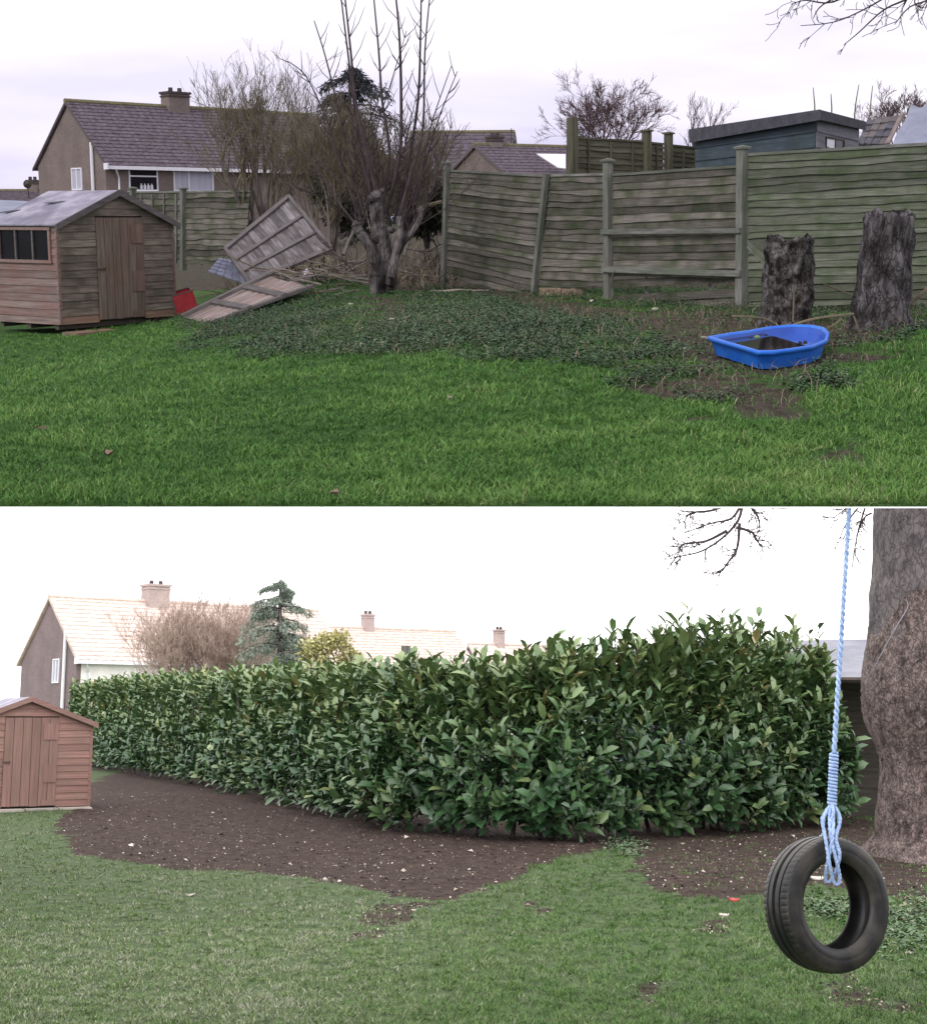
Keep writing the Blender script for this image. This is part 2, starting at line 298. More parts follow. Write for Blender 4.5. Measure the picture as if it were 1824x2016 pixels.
class MB:
    def __init__(s): s.v = []; s.f = []
    def box(s, c, size, m=None):
        b = len(s.v); c = Vector(c)
        for dz in (-.5, .5):
            for dx, dy in ((-.5, -.5), (.5, -.5), (.5, .5), (-.5, .5)):
                p = Vector((dx * size[0], dy * size[1], dz * size[2]))
                if m is not None: p = m @ p
                s.v.append(tuple(c + p))
        for q in ((0, 3, 2, 1), (4, 5, 6, 7), (0, 1, 5, 4), (1, 2, 6, 5), (2, 3, 7, 6), (3, 0, 4, 7)): s.f.append(tuple(b + i for i in q))
        return s
    def poly(s, pts): b = len(s.v); s.v += [tuple(p) for p in pts]; s.f.append(tuple(range(b, b + len(pts)))); return s
    def tube(s, pts, rad, n=5, cap=True):
        pts = [Vector(p) for p in pts]
        if not hasattr(rad, '__len__'): rad = [rad] * len(pts)
        b = len(s.v); prev = None
        for i, p in enumerate(pts):
            t = (pts[min(i + 1, len(pts) - 1)] - pts[max(i - 1, 0)])
            if t.length < 1e-9: t = Vector((0, 0, 1))
            t.normalize()
            if prev is None:
                a = Vector((1, 0, 0)) if abs(t.x) < .8 else Vector((0, 1, 0))
                prev = (a - t * a.dot(t)).normalized()
            else:
                prev = prev - t * prev.dot(t)
                prev = prev.normalized() if prev.length > 1e-6 else t.orthogonal().normalized()
            bi = t.cross(prev)
            for k in range(n):
                a = 2 * math.pi * k / n; s.v.append(tuple(p + (prev * math.cos(a) + bi * math.sin(a)) * rad[i]))
        for i in range(len(pts) - 1):
            for k in range(n):
                k2 = (k + 1) % n; s.f.append((b + i * n + k, b + i * n + k2, b + (i + 1) * n + k2, b + (i + 1) * n + k))
        if cap and n > 2:
            s.f.append(tuple(b + k for k in reversed(range(n)))); e = b + (len(pts) - 1) * n; s.f.append(tuple(e + k for k in range(n)))
        return s
    def ext(s, poly, n, th):
        """extrude a planar polygon along -n by th"""
        b = len(s.v); k = len(poly); n = Vector(n).normalized()
        s.v += [tuple(p) for p in poly] + [tuple(Vector(p) - n * th) for p in poly]
        s.f.append(tuple(range(b, b + k))); s.f.append(tuple(b + k + i for i in reversed(range(k))))
        for i in range(k): j = (i + 1) % k; s.f.append((b + j, b + i, b + k + i, b + k + j))
        return s
    def mesh(s, name):
        me = bpy.data.meshes.new(name); me.from_pydata(s.v, [], s.f); me.update(); return me
    def build(s, name, mat, parent=None, smooth=False, mw=None):
        return link(name, s.mesh(name), mat, parent, mw, smooth)
def basis(p0, p1, n):
    ex = (p1 - p0).normalized(); n = (n - ex * n.dot(ex)).normalized(); ey = n.cross(ex)
    return ex, ey, n
def slab(parent, name, mat, pts, th, n=None, lap=0.0):
    """a board: 4 corner points (p0>p1 along the grain), thickness th behind the face; its own origin and axes follow the board"""
    pts = [Vector(p) for p in pts]
    if n is None: n = (pts[1] - pts[0]).cross(pts[3] - pts[0])
    n = Vector(n).normalized(); ex, ey, n = basis(pts[0], pts[1], n)
    c = sum(pts, Vector()) / len(pts)
    loc = [Vector(((p - c).dot(ex), (p - c).dot(ey), (p - c).dot(n))) for p in pts]
    if lap:
        ym = min(q.y for q in loc); yM = max(q.y for q in loc)
        for q in loc: q.z += lap * (yM - q.y) / max(yM - ym, 1e-6)
    b = MB(); k = len(loc); b.v = [tuple(q) for q in loc] + [(q.x, q.y, -th) for q in loc]
    b.f = [tuple(range(k)), tuple(k + i for i in reversed(range(k)))] + [((i + 1) % k, i, k + i, k + (i + 1) % k) for i in range(k)]
    mw = Matrix(((ex.x, ey.x, n.x, c.x), (ex.y, ey.y, n.y, c.y), (ex.z, ey.z, n.z, c.z), (0, 0, 0, 1)))
    return b.build(name, mat, parent, mw=mw)
def wavy(parent, name, mat, pts, th, rng, amp=.012, lap=.016, nseg=14, n=None):
    """a waney lap board: p0>p1 bottom edge, p3>p2 top edge; lower edge uneven"""
    pts = [Vector(p) for p in pts]
    n = Vector(n) if n is not None else (pts[1] - pts[0]).cross(pts[3] - pts[0])
    ex, ey, n = basis(pts[0], pts[1], n); c = sum(pts, Vector()) / 4
    b = MB(); ph = [rng.uniform(0, 6.3) for _ in range(4)]; kb = rng.uniform(-.4, 1) * .01
    Lw = (pts[1] - pts[0]).length
    for i in range(nseg + 1):
        t = i / nseg; lo = pts[0].lerp(pts[1], t) - c; hi = pts[3].lerp(pts[2], t) - c; x = t * Lw
        a = amp * (math.sin(2.1 * x + ph[0]) + .7 * math.sin(5.3 * x + ph[1]) + .45 * math.sin(11 * x + ph[2]))
        lx, ly = lo.dot(ex), lo.dot(ey) + a; hx, hy = hi.dot(ex), hi.dot(ey) + a * .3
        bow = kb * math.sin(3 * x + ph[3])
        b.v += [(lx, ly, lap + bow), (hx, hy, bow * .4), (hx, hy, -th), (lx, ly, -th * .6)]
    for i in range(nseg):
        q = i * 4; r = q + 4
        b.f += [(q, r, r + 1, q + 1), (q + 3, r + 3, r, q), (q + 1, r + 1, r + 2, q + 2)]
    b.f += [(0, 1, 2, 3), (nseg * 4 + 3, nseg * 4 + 2, nseg * 4 + 1, nseg * 4)]
    mw = Matrix(((ex.x, ey.x, n.x, c.x), (ex.y, ey.y, n.y, c.y), (ex.z, ey.z, n.z, c.z), (0, 0, 0, 1)))
    return b.build(name, mat, parent, mw=mw)
def lerp2(a, b, t): return (a[0] + (b[0] - a[0]) * t, a[1] + (b[1] - a[1]) * t)
def npmesh(name, V, Fq, tint=None, tris=None):
    """fast mesh: V (n,3); Fq (m,4) quads; tris (k,3)"""
    me = bpy.data.meshes.new(name); V = np.asarray(V, np.float32)
    loops = []; tot = []
    if Fq is not None and len(Fq): loops.append(np.asarray(Fq, np.int32).ravel()); tot.append(np.full(len(Fq), 4, np.int32))
    if tris is not None and len(tris): loops.append(np.asarray(tris, np.int32).ravel()); tot.append(np.full(len(tris), 3, np.int32))
    lp = np.concatenate(loops); tt = np.concatenate(tot); st = np.concatenate([[0], np.cumsum(tt)[:-1]]).astype(np.int32)
    me.vertices.add(len(V)); me.vertices.foreach_set('co', V.ravel())
    me.loops.add(len(lp)); me.loops.foreach_set('vertex_index', lp)
    me.polygons.add(len(tt)); me.polygons.foreach_set('loop_start', st); me.polygons.foreach_set('loop_total', tt)
    if tint is not None:
        a = me.attributes.new('tint', 'FLOAT', 'POINT'); a.data.foreach_set('value', np.asarray(tint, np.float32))
    me.update(calc_edges=True); return me
def norm(a): return a / np.maximum(np.linalg.norm(a, axis=1, keepdims=True), 1e-9)
def leaf_arrays(P, D, Nn, Ln, Wd, tint, fold=.25, droop=.25, simple=False):
    """many leaves: base P, direction D, face normal Nn, length, width"""
    D = norm(D); S = norm(np.cross(D, Nn)); Nn = np.cross(S, D); n = len(P)
    Ln = np.asarray(Ln).reshape(-1, 1); Wd = np.asarray(Wd).reshape(-1, 1)
    def pt(t, s, up): return P + D * Ln * t + S * Wd * s + Nn * (Ln * (-droop * t * t) + Wd * up)
    if simple:
        V = np.stack([pt(0, 0, 0), pt(.5, .5, fold), pt(1, 0, 0), pt(.5, -.5, fold)], 1)
        base = np.arange(n)[:, None] * 4
        Fq = np.stack([base + 0, base + 1, base + 2, base + 3], 2).reshape(-1, 4)
        return V.reshape(-1, 3), Fq, None, np.repeat(tint, 4)
    V = np.stack([pt(0, 0, 0), pt(.32, .42, fold), pt(.32, 0, 0), pt(.32, -.42, fold), pt(.70, .44, fold), pt(.70, 0, 0), pt(.70, -.44, fold), pt(1, 0, 0)], 1)
    base = np.arange(n)[:, None] * 8
    Fq = np.concatenate([base + np.array([[1, 4, 5, 2]]), base + np.array([[2, 5, 6, 3]])], 0)
    Tr = np.concatenate([base + np.array([[0, 1, 2]]), base + np.array([[0, 2, 3]]), base + np.array([[4, 7, 5]]), base + np.array([[5, 7, 6]])], 0)
    return V.reshape(-1, 3), Fq, Tr, np.repeat(tint, 8)
def in_poly(x, y, poly):
    x = np.asarray(x); y = np.asarray(y); r = np.zeros(x.shape, bool); k = len(poly); j = k - 1
    for i in range(k):
        xi, yi = poly[i]; xj, yj = poly[j]
        c = ((yi > y) != (yj > y)) & (x < (xj - xi) * (y - yi) / (yj - yi + 1e-12) + xi); r ^= c; j = i
    return r
def grow(mb, p, d, length, r, lvl, rng, seg=.25, kids=3, spread=.6, up=.15, shrink=.62, wig=.16, sides=(6, 5, 4, 3, 3), rmin=.0018):
    p = Vector(p); d = Vector(d).normalized(); n = max(2, int(length / seg)); st = length / n; pts = [p.copy()]; rr = [r]
    nodes = []
    for i in range(n):
        d = (d + Vector((rng.gauss(0, wig), rng.gauss(0, wig), rng.gauss(0, wig) + up * .3))).normalized()
        p = p + d * st; pts.append(p.copy()); rr.append(max(r * (1 - .75 * (i + 1) / n), rmin)); nodes.append((p.copy(), d.copy(), rr[-1], (i + 1) / n))
    mb.tube(pts, rr, sides[min(4, max(0, 4 - lvl))] if lvl < 4 else 6, cap=False)
    if lvl <= 0: return
    for k in range(kids):
        q, dd, r0, t = nodes[min(n - 1, int(rng.uniform(.25, 1.0) * n))]
        ax = Vector((rng.gauss(0, 1), rng.gauss(0, 1), rng.gauss(0, 1))); ax = (ax - dd * ax.dot(dd)).normalized()
        nd = (dd + ax * rng.uniform(.5, 1.3) * spread + Vector((0, 0, up))).normalized()
        grow(mb, q, nd, length * shrink * rng.uniform(.7, 1.15), max(r0 * .75, rmin), lvl - 1, rng, seg * .8, kids, spread, up, shrink, wig, sides, rmin)

# ------------------------------------------------------------------ ground of the upper garden
def to_ground(fr, px): return [(g.x, g.y) for g in (fr.ground(u, v) for u, v in px)]
WEED_U = to_ground(U, [(345, 636), (420, 676), (560, 708), (700, 698), (900, 702), (1100, 712), (1220, 742), (1290, 800), (1420, 826), (1560, 806), (1640, 760), (1720, 705), (1830, 650)]) + [(6.5, 15.5), (9, 30), (-9, 30), (-5.0, 25), (-4.8, 23)]
SOIL_U = [to_ground(U, q) for q in ([(1240, 640), (1400, 620), (1640, 640), (1790, 600), (1800, 640), (1700, 690), (1600, 735), (1400, 730), (1300, 690)],
                                    [(720, 580), (800, 590), (810, 640), (740, 645)], [(1300, 740), (1450, 735), (1560, 780), (1500, 815), (1360, 810)], [(1580, 875), (1690, 870), (1700, 895), (1600, 905)],
                                    [(900, 548), (1080, 585), (1200, 610), (1460, 618), (1460, 650), (1190, 640), (1050, 610), (900, 570)])]
SOIL_U.append([(-2.6, 22.2), (-.6, 22), (-.3, 25.5), (-3.2, 25.5), (-4.0, 23.5)])
SOIL_U.append([(-2.9, 24.5), (60, 17), (200, 200), (-200, 200), (-60, 33), (-5, 33)])
def soilU(x, y, j=.4):
    a = np.asarray(x) + j * wob(x, y, 2.6, 1) + j * .5 * wob(x, y, 7, 4); b = np.asarray(y) + j * 1.6 * wob(x, y, 2.2, 2) + j * .6 * wob(x, y, 8, 5)
    s = np.zeros(a.shape)
    for p in SOIL_U: s = np.maximum(s, in_poly(a, b, p) * .62)
    return np.maximum(s, in_poly(a, b, WEED_U) * .34)
SOIL_L_MAIN = to_ground(L, [(170, 1545), (118, 1608), (112, 1630), (143, 1676), (250, 1703), (349, 1711), (468, 1719), (561, 1725), (655, 1736), (717, 1753), (811, 1770), (867, 1778), (923, 1759), (998, 1736), (1092, 1697), (1150, 1680), (1215, 1664), (1250, 1640), (1000, 1620), (700, 1590), (450, 1540), (250, 1515)])
SOIL_L_R = to_ground(L, [(1205, 1655), (1240, 1690), (1250, 1735), (1330, 1770), (1420, 1778), (1500, 1768), (1600, 1740), (1760, 1770), (1830, 1745), (1840, 1640), (1600, 1600), (1300, 1630)])
SOIL_L_SPOT = [to_ground(L, q) for q in ([(740, 1775), (860, 1785), (900, 1775), (840, 1800), (770, 1830), (700, 1825)], [(690, 1835), (760, 1840), (740, 1860), (680, 1855)], [(1600, 1925), (1690, 1925), (1760, 1965), (1830, 1985), (1830, 2010), (1700, 1980), (1610, 1960)], [(1255, 1950), (1310, 1955), (1300, 1990), (1260, 1985)], [(1020, 1778), (1075, 1775), (1080, 1795), (1030, 1800)], [(1640, 1900), (1680, 1900), (1690, 1935), (1650, 1940)], [(1780, 1700), (1830, 1700), (1830, 1800), (1790, 1800)], [(1380, 1800), (1440, 1810), (1430, 1840), (1370, 1835)])]
HEDGE_BASE_PX = [(1675, 1628), (1590, 1632), (1500, 1640), (1350, 1648), (1200, 1655), (1120, 1662), (950, 1655), (750, 1638), (600, 1600), (450, 1562), (300, 1535), (200, 1516), (120, 1505)]
HB = [L.ground(u, v) for u, v in HEDGE_BASE_PX]
HEDGE_SOIL = [(p.x, p.y - .15) for p in HB] + [(p.x + .8, p.y + 3.5) for p in reversed(HB)]  # bare soil under and behind the hedge
def soilL(x, y, j=.16):
    a = np.asarray(x) + j * wob(x, y, 2.6, 1) + j * .6 * wob(x, y, 7, 4); b = np.asarray(y) + j * 1.8 * wob(x, y, 2.2, 2) + j * .9 * wob(x, y, 8, 5)
    s = in_poly(a, b, SOIL_L_MAIN) * 1.0
    s = np.maximum(s, in_poly(a, b, HEDGE_SOIL) * 1.0)
    s = np.maximum(s, in_poly(a, b, SOIL_L_R) * (.80 + .22 * wob(x, y, 3, 6)))
    for p in SOIL_L_SPOT: s = np.maximum(s, in_poly(a, b, p) * .62)
    return s
def axis(a, b, fine0, fine1, step, g=1.18):
    xs = list(np.arange(fine0, fine1 + step / 2, step)); s = step
    while xs[-1] < b: s *= g; xs.append(min(b, xs[-1] + s))
    s = step
    while xs[0] > a: s *= g; xs.insert(0, max(a, xs[0] - s))
    return np.array(xs)
def ground_sheets(zf, soilf, xs, ys, mat, names, thr, clod=.0):
    X, Y = np.meshgrid(xs, ys); S = soilf(X, Y); Z = zf(X, Y) + np.clip(S, 0, 1) * clod * (wob(X, Y, 9.0, 2) + .8 * wob(X, Y, 21.0, 5))
    V = np.stack([X, Y, Z], 2).reshape(-1, 3); nx = len(xs); ny = len(ys)
    i = np.arange(ny - 1)[:, None] * nx + np.arange(nx - 1)[None, :]
    q = np.stack([i, i + 1, i + nx + 1, i + nx], 2).reshape(-1, 4)
    sv = S.reshape(-1); m = sv[q].mean(1) > thr
    res = []
    for nm, sel in zip(names, (q[~m], q[m])):
        if not len(sel): continue
        us, inv = np.unique(sel, return_inverse=True); me = npmesh(nm, V[us], inv.reshape(-1, 4))
        a = me.attributes.new('soil', 'FLOAT', 'POINT'); a.data.foreach_set('value', sv[us].astype(np.float32))
        o = link(nm, me, mat, smooth=True); tag(o, kind='structure'); res.append(o)
    return res
xsU = axis(-160, 160, -6.5, 7.5, .11); ysU = axis(EDGE, 420, EDGE, 26, .11, 1.2)
ysU[0] = EDGE
ups = ground_sheets(zU, soilU, xsU, ysU, 'groundU', ('lawn', 'weedy_ground'), .30)
tag(ups[0], 'bright green lawn of the upper garden', 'lawn'); tag(ups[1], 'dark weedy soil in front of the broken fence', 'ground')
h = MB()
pts = [(-260 + 520 * i / 40, 330 + 30 * math.sin(i), 5 + 1.6 * math.sin(i * .45 + 1) + .6 * math.sin(i * 1.3)) for i in range(41)]
for i in range(40):
    a, b = pts[i], pts[i + 1]; h.poly([(a[0], 250, 0), (b[0], 250, 0), (b[0], b[1], b[2]), (a[0], a[1], a[2])]); h.poly([(a[0], a[1], a[2]), (b[0], b[1], b[2]), (b[0], 410, 0), (a[0], 410, 0)])
tag(h.build('hills', 'hill', smooth=True), 'low faint hills on the upper horizon', 'hills', kind='structure')

PLACE[0] = 'L'
xsL = axis(-150, 150, -9, 7, .09); ysL = axis(1.0, 175, 7, 30, .09, 1.2)
lows = ground_sheets(zL, soilL, xsL, ysL, 'groundL', ('lawn', 'soil_bed'), .55, .014)
tag(lows[0], 'frosty grey-green lawn of the lower garden', 'lawn'); tag(lows[1], 'bare brown soil bed along the laurel hedge', 'soil bed')
# white sky over the lower garden: unseen glowing canopy, added to light it, from under the terrace lip to behind the houses
ed = TL.inverted() @ Vector((0, EDGE, EZ)); ez = ed.z - .004; ey0 = ed.y + .004
k = MB(); sl = math.tan(R(17)); yb = 165
xw = 148
k.poly([(-xw, ey0, ez), (-xw, yb, ez + sl * (yb - ey0)), (xw, yb, ez + sl * (yb - ey0)), (xw, ey0, ez)])
k.poly([(-xw, yb, -2), (xw, yb, -2), (xw, yb, ez + sl * (yb - ey0)), (-xw, yb, ez + sl * (yb - ey0))])
for s in (-1, 1): k.poly([(s * xw, ey0, -2), (s * xw, yb, -2), (s * xw, yb, ez + sl * (yb - ey0)), (s * xw, ey0, ez)])
tag(k.build('sky', 'sky_low'), 'blank white sky of the lower garden', 'sky', kind='structure')
PLACE[0] = 'U'

# ================================================================== UPPER GARDEN
def gp(fr, u, v): return fr.ground(u, v)
# ---------- sheds
def garden_shed(name, label, fr, A, B, z0, eave, ridge, depth, mats, door, n_board, window, seed, strip=None, ds=None):
    """A = front corner shown first (x,y), B = other front corner; local x along the front, y backwards"""
    rng = random.Random(seed); A = Vector(A); B = Vector(B); W = (B - A).length; rz = math.atan2(B.y - A.y, B.x - A.x)
    t = thing(name, (A.x, A.y, z0), rz, label, 'shed')
    front, side, dr = mats; bh = eave / n_board; fy = Vector((0, -1, 0))
    def roof_x(z):   # half-span still under the roof at height z
        return (W / 2) * max(0.0, (ridge - z) / (ridge - eave)) if z > eave else W / 2
    d0, d1, dh = door; dh = round(dh / bh) * bh
    # dark shell that stands behind the boards
    sh = MB(); sh.box((W / 2, depth / 2, .03), (W - .08, depth - .08, .05)); sh.build('floor', 'dark_wood', t)
    z = 0.0; i = 0
    while z < ridge - .03:
        z1 = min(z + bh, ridge - .012); ha, hb = roof_x(z), roof_x(z1)
        xa0, xa1, xb0, xb1 = W / 2 - ha, W / 2 + ha, W / 2 - hb, W / 2 + hb
        mt = 'shed_low' if (i == 0 and front == 'shed') else front
        if z < dh - .02:
            jit = rng.uniform(-.006, .006)
            if d0 > .03: slab(t, 'plank', mt, [(max(xa0, 0), 0, z), (d0, 0, z + jit), (d0, 0, z1 + jit), (max(xb0, 0), 0, z1)], .012, fy, .012)
            if W - d1 > .03: slab(t, 'plank', mt, [(d1, 0, z), (xa1, 0, z + jit), (xb1, 0, z1 + jit), (d1, 0, z1)], .012, fy, .012)
        else:
            slab(t, 'plank', mt, [(xa0, 0, z), (xa1, 0, z), (xb1, 0, z1), (xb0, 0, z1)], .012, fy, .012)
        z = z1; i += 1
    # side walls (left one in view), back wall
    z = 0.0; i = 0; wx = window
    while z < eave - .01:
        z1 = min(z + bh, eave)
        for x, nn in ((0, Vector((-1, 0, 0))), (W, Vector((1, 0, 0)))):
            if x == 0 and wx and z1 > wx[2] + .02 and z < wx[3] - .02:
                pcs = ((0, wx[0]), (wx[1], depth))
            else: pcs = ((0, depth),)
            for a, b in pcs:
                pp = [(x, b, z), (x, a, z), (x, a, z1), (x, b, z1)] if x == 0 else [(x, a, z), (x, b, z), (x, b, z1), (x, a, z1)]
                slab(t, 'plank', side, pp, .012, nn, .012)
        slab(t, 'plank', side, [(W, depth, z), (0, depth, z), (0, depth, z1), (W, depth, z1)], .012, (0, 1, 0), .01)
        z = z1; i += 1
    slab(t, 'back_gable', side, [(W, depth, eave), (0, depth, eave), (W / 2 - .02, depth, ridge - .02), (W / 2 + .02, depth, ridge - .02)], .012, (0, 1, 0))
    for x in (.02, W - .02):
        b = MB(); b.box((x, .012, eave / 2), (.05, .05, eave - .01)); b.build('corner_post', side, t)
    if wx:
        wn = thing_part('window', t)
        a, b, c, d = wx; b_ = MB()
        for yy in (a, b): b_.box((-.012, yy, (c + d) / 2), (.05, .045, d - c + .04))
        for zz in (c, d): b_.box((-.014, (a + b) / 2, zz), (.055, b - a + .07, .045))
        b_.build('frame', side, wn)
        for k in (1, 2):
            m = MB(); m.box((-.01, a + (b - a) * k / 3, (c + d) / 2), (.03, .03, d - c - .04)); m.build('glazing_bar', 'panel_frame', wn)
        for k in range(3):
            m = MB(); m.box((.004, a + (b - a) * (k + .5) / 3, (c + d) / 2), (.004, (b - a) / 3 - .03, d - c - .045)); m.build('pane', 'glass', wn)
    # door of upright boards
    do = thing_part('door', t); n = 6
    for k in range(n):
        x0 = d0 + (d1 - d0) * k / n; x1 = d0 + (d1 - d0) * (k + 1) / n
        mt = dr
        zb = .02 + rng.uniform(0, .015)
        slab(do, 'board', mt, [(x1 - .004, -.02, zb), (x1 - .004, -.02, dh - .02), (x0 + .004, -.02, dh - .02), (x0 + .004, -.02, zb)], .018, fy)
    for (a, b, c, d) in ((.72, .99, dh * .74, dh * .92), (.74, .99, dh * .27, dh * .47), (.0, .13, dh * .02, dh * .48), (.72, .95, .03, dh * .08)):
        slab(do, 'patch_board', 'shed_patch' if a > .1 and front == 'shed' else dr, [(d0 + (d1 - d0) * b, -.036 + .003 * a, c), (d0 + (d1 - d0) * b, -.036 + .003 * a, d), (d0 + (d1 - d0) * a, -.036 + .003 * a, d), (d0 + (d1 - d0) * a, -.036 + .003 * a, c)], .012, fy)
    m = MB(); m.box((d0 + .05, -.05, dh * .50), (.13, .012, .025)); m.box((d0 + .10, -.058, dh * .50), (.02, .02, .05)); m.build('latch', 'metal', do)
    # roof: two felted slopes, barge boards
    ov = .07; ro = thing_part('roof', t); sl = (ridge - eave) / (W / 2)
    for s in (0, 1):
        xe = -ov if s == 0 else W + ov; ze = eave - sl * ov
        P = [(W / 2, -ov, ridge + .02), (xe, -ov, ze + .02), (xe, depth + ov, ze + .02), (W / 2, depth + ov, ridge + .02)]
        if s: P = P[::-1]
        m = MB(); n_ = Vector((-sl if s == 0 else sl, 0, 1)).normalized(); m.ext(P, n_, .022)
        m.build('felt_slope', 'felt' if front == 'shed' else 'felt', ro)
        m = MB(); Pb = [(W / 2, -ov - .012, ridge + .03), (xe, -ov - .012, ze + .03), (xe, -ov - .012, ze - .06), (W / 2, -ov - .012, ridge - .065)]
        if s == 0: Pb = Pb[::-1]
        m.ext(Pb, (0, -1, 0) if s else (0, -1, 0), -.02); m.build('barge_board', 'panel_frame' if front == 'shed' else dr, ro)
    if front == 'shed':   # torn flaps in the felt, edges lifted
        for (a, b, s_) in ((.35, .45, .16), (.62, .9, .2)):
            xx = W / 2 * (1 - a); zz = eave + (ridge - eave) * (1 - a) + .02
            nn = Vector((-sl, 0, 1)).normalized(); ex = Vector((-1, 0, -sl)).normalized()
            c = Vector((xx, depth * b, eave + sl * xx + .02)) + nn * .012; m = MB()
            m.ext([c, c + ex * s_ * .6 + Vector((0, .12, 0)), c + ex * s_ + nn * .03 + Vector((0, .32, 0)), c + Vector((0, .26, 0)) + ex * s_ * .3], nn, .006); m.build('torn_flap', 'felt_dark', ro)
    m = MB()
    for y in (.1, depth * .5, depth - .1): m.box((W / 2, y, -.04), (W - .05, .07, .075))
    m.build('bearer', 'dark_wood', t)
    return t
def thing_part(name, parent):
    o = bpy.data.objects.new(name, None); C.objects.link(o); o.parent = parent; o.empty_display_size = .1; return o
gA = U.ground(119, 650)
yA = 21.0; pA = U.at(119, 648, yA); pB = U.at(346, 613, 23.0)
z0 = (pA.z + pB.z) / 2
SHED_Z = z0
ap = U.at(226, 374, 22.0); ea = U.at(112, 441, yA)
garden_shed('garden_shed', 'weathered brown wooden shed with torn grey felt roof and side window', U, (pA.x, pA.y), (pB.x, pB.y), z0, ea.z - z0, ap.z - z0 - .02, 1.42,
            ('shed', 'shed_side', 'shed_door'), (.76, 1.72, 1.58), 13, (.12, 1.25, .92, 1.40), 1)
b = MB(); q = [U.at(122, 657, 20.93), U.at(345, 619, 22.9), U.at(360, 622, 22.7), U.at(150, 658, 20.7)]
b.ext([(p.x, p.y, z0 - .1) for p in q][::-1], (0, 0, 1), .06); o = b.build('timber_sill', 'shed_low'); tag(o, 'reddish timber sill lying on the grass before the brown shed', 'timber')
# red open crate
c0 = U.at(366, 605, 23.2); zc = float(zU(c0.x, c0.y)); c0.z = max(zc, U.at(366, 612, 23.2).z)
t = thing('red_crate', c0, .35, 'faded red open crate tipped beside the brown shed', 'crate')
t.rotation_euler = (.12, -.28, .35)
w_, d_, h_ = .34, .3, .32
for nm, c, s in (('side', (-w_ / 2, 0, h_ / 2), (.015, d_, h_)), ('side', (w_ / 2, 0, h_ / 2), (.015, d_, h_)), ('front', (0, -d_ / 2, h_ / 2), (w_ - .018, .015, h_)), ('back', (0, d_ / 2, h_ / 2), (w_ - .018, .015, h_)), ('bottom', (0, 0, .008), (w_ - .02, d_ - .02, .014))):
    m = MB(); m.box(c, s); m.build(nm, 'red', t)
m = MB()
for s in (-1, 1): m.box((0, s * d_ / 2, h_ + .008), (w_ + .02, .025, .012)); m.box((s * w_ / 2, 0, h_ + .008), (.025, d_ - .03, .012))
m.build('rim', 'panel_frame', t)

# ---------- fences
def fence_panel(root, label, fr, p, q, px, n, mat, seed, waney=.012, group=None, skip=(), battens=2, flip=False, cap=True, gap=()):
    """px: TL, TR, BR, BL in the picture, taken on the vertical plane through p and q"""
    rng = random.Random(seed); rz = math.atan2(q[1] - p[1], q[0] - p[0])
    c = [fr.plane(p, q, u, v) for u, v in px]
    z0 = min(a[1] for a in c); t = thing_part('panel', root); t.location = Vector((p[0], p[1], z0)) - root.location; t.rotation_euler = (0, 0, rz)
    if label: t['label'] = label
    TLc, TRc, BRc, BLc = [(a[0], a[1] - z0) for a in c]
    for i in range(n):
        if i in skip: continue
        a0, a1 = i / n, (i + 1.45) / n
        if i == n - 1: a1 = 1
        j0, j1 = rng.gauss(0, .1) / n, rng.gauss(0, .1) / n
        l0 = lerp2(BLc, TLc, a0 + j0); r0 = lerp2(BRc, TRc, a0 + j1); l1 = lerp2(BLc, TLc, min(a1, 1)); r1 = lerp2(BRc, TRc, min(a1, 1))
        dy = -.004 * (i % 2)
        if i in gap:
            l0 = (l0[0], l0[1] - .07); r0 = (r0[0], r0[1] + .07); l1 = (l1[0], l0[1] + .12); r1 = (r1[0], r0[1] + .10)
        wavy(t, 'slat', mat, [(l0[0], dy, l0[1]), (r0[0], dy, r0[1]), (r1[0], dy, r1[1]), (l1[0], dy, l1[1])], .008, rng, waney, .030, n=(0, -1, 0))
    if cap:
        slab(t, 'top_rail', 'post' if mat != 'fence_back' else mat, [(TLc[0], -.028, TLc[1] - .01), (TRc[0], -.028, TRc[1] - .01), (TRc[0], -.028, TRc[1] + .025), (TLc[0], -.028, TLc[1] + .025)], .05, (0, -1, 0))
    for k in range(battens):
        f_ = (k + .5) / battens if battens > 1 else .5
        a = lerp2(BLc, BRc, f_); b = lerp2(TLc, TRc, f_); yy = .05 if not flip else -.055
        slab(t, 'batten', 'post' if mat != 'fence_back' else mat, [(a[0] + .02, yy, a[1]), (b[0] + .02, yy, b[1] - .03), (b[0] - .02, yy, b[1] - .03), (a[0] - .02, yy, a[1])], .025, (0, -1, 0))
    return t
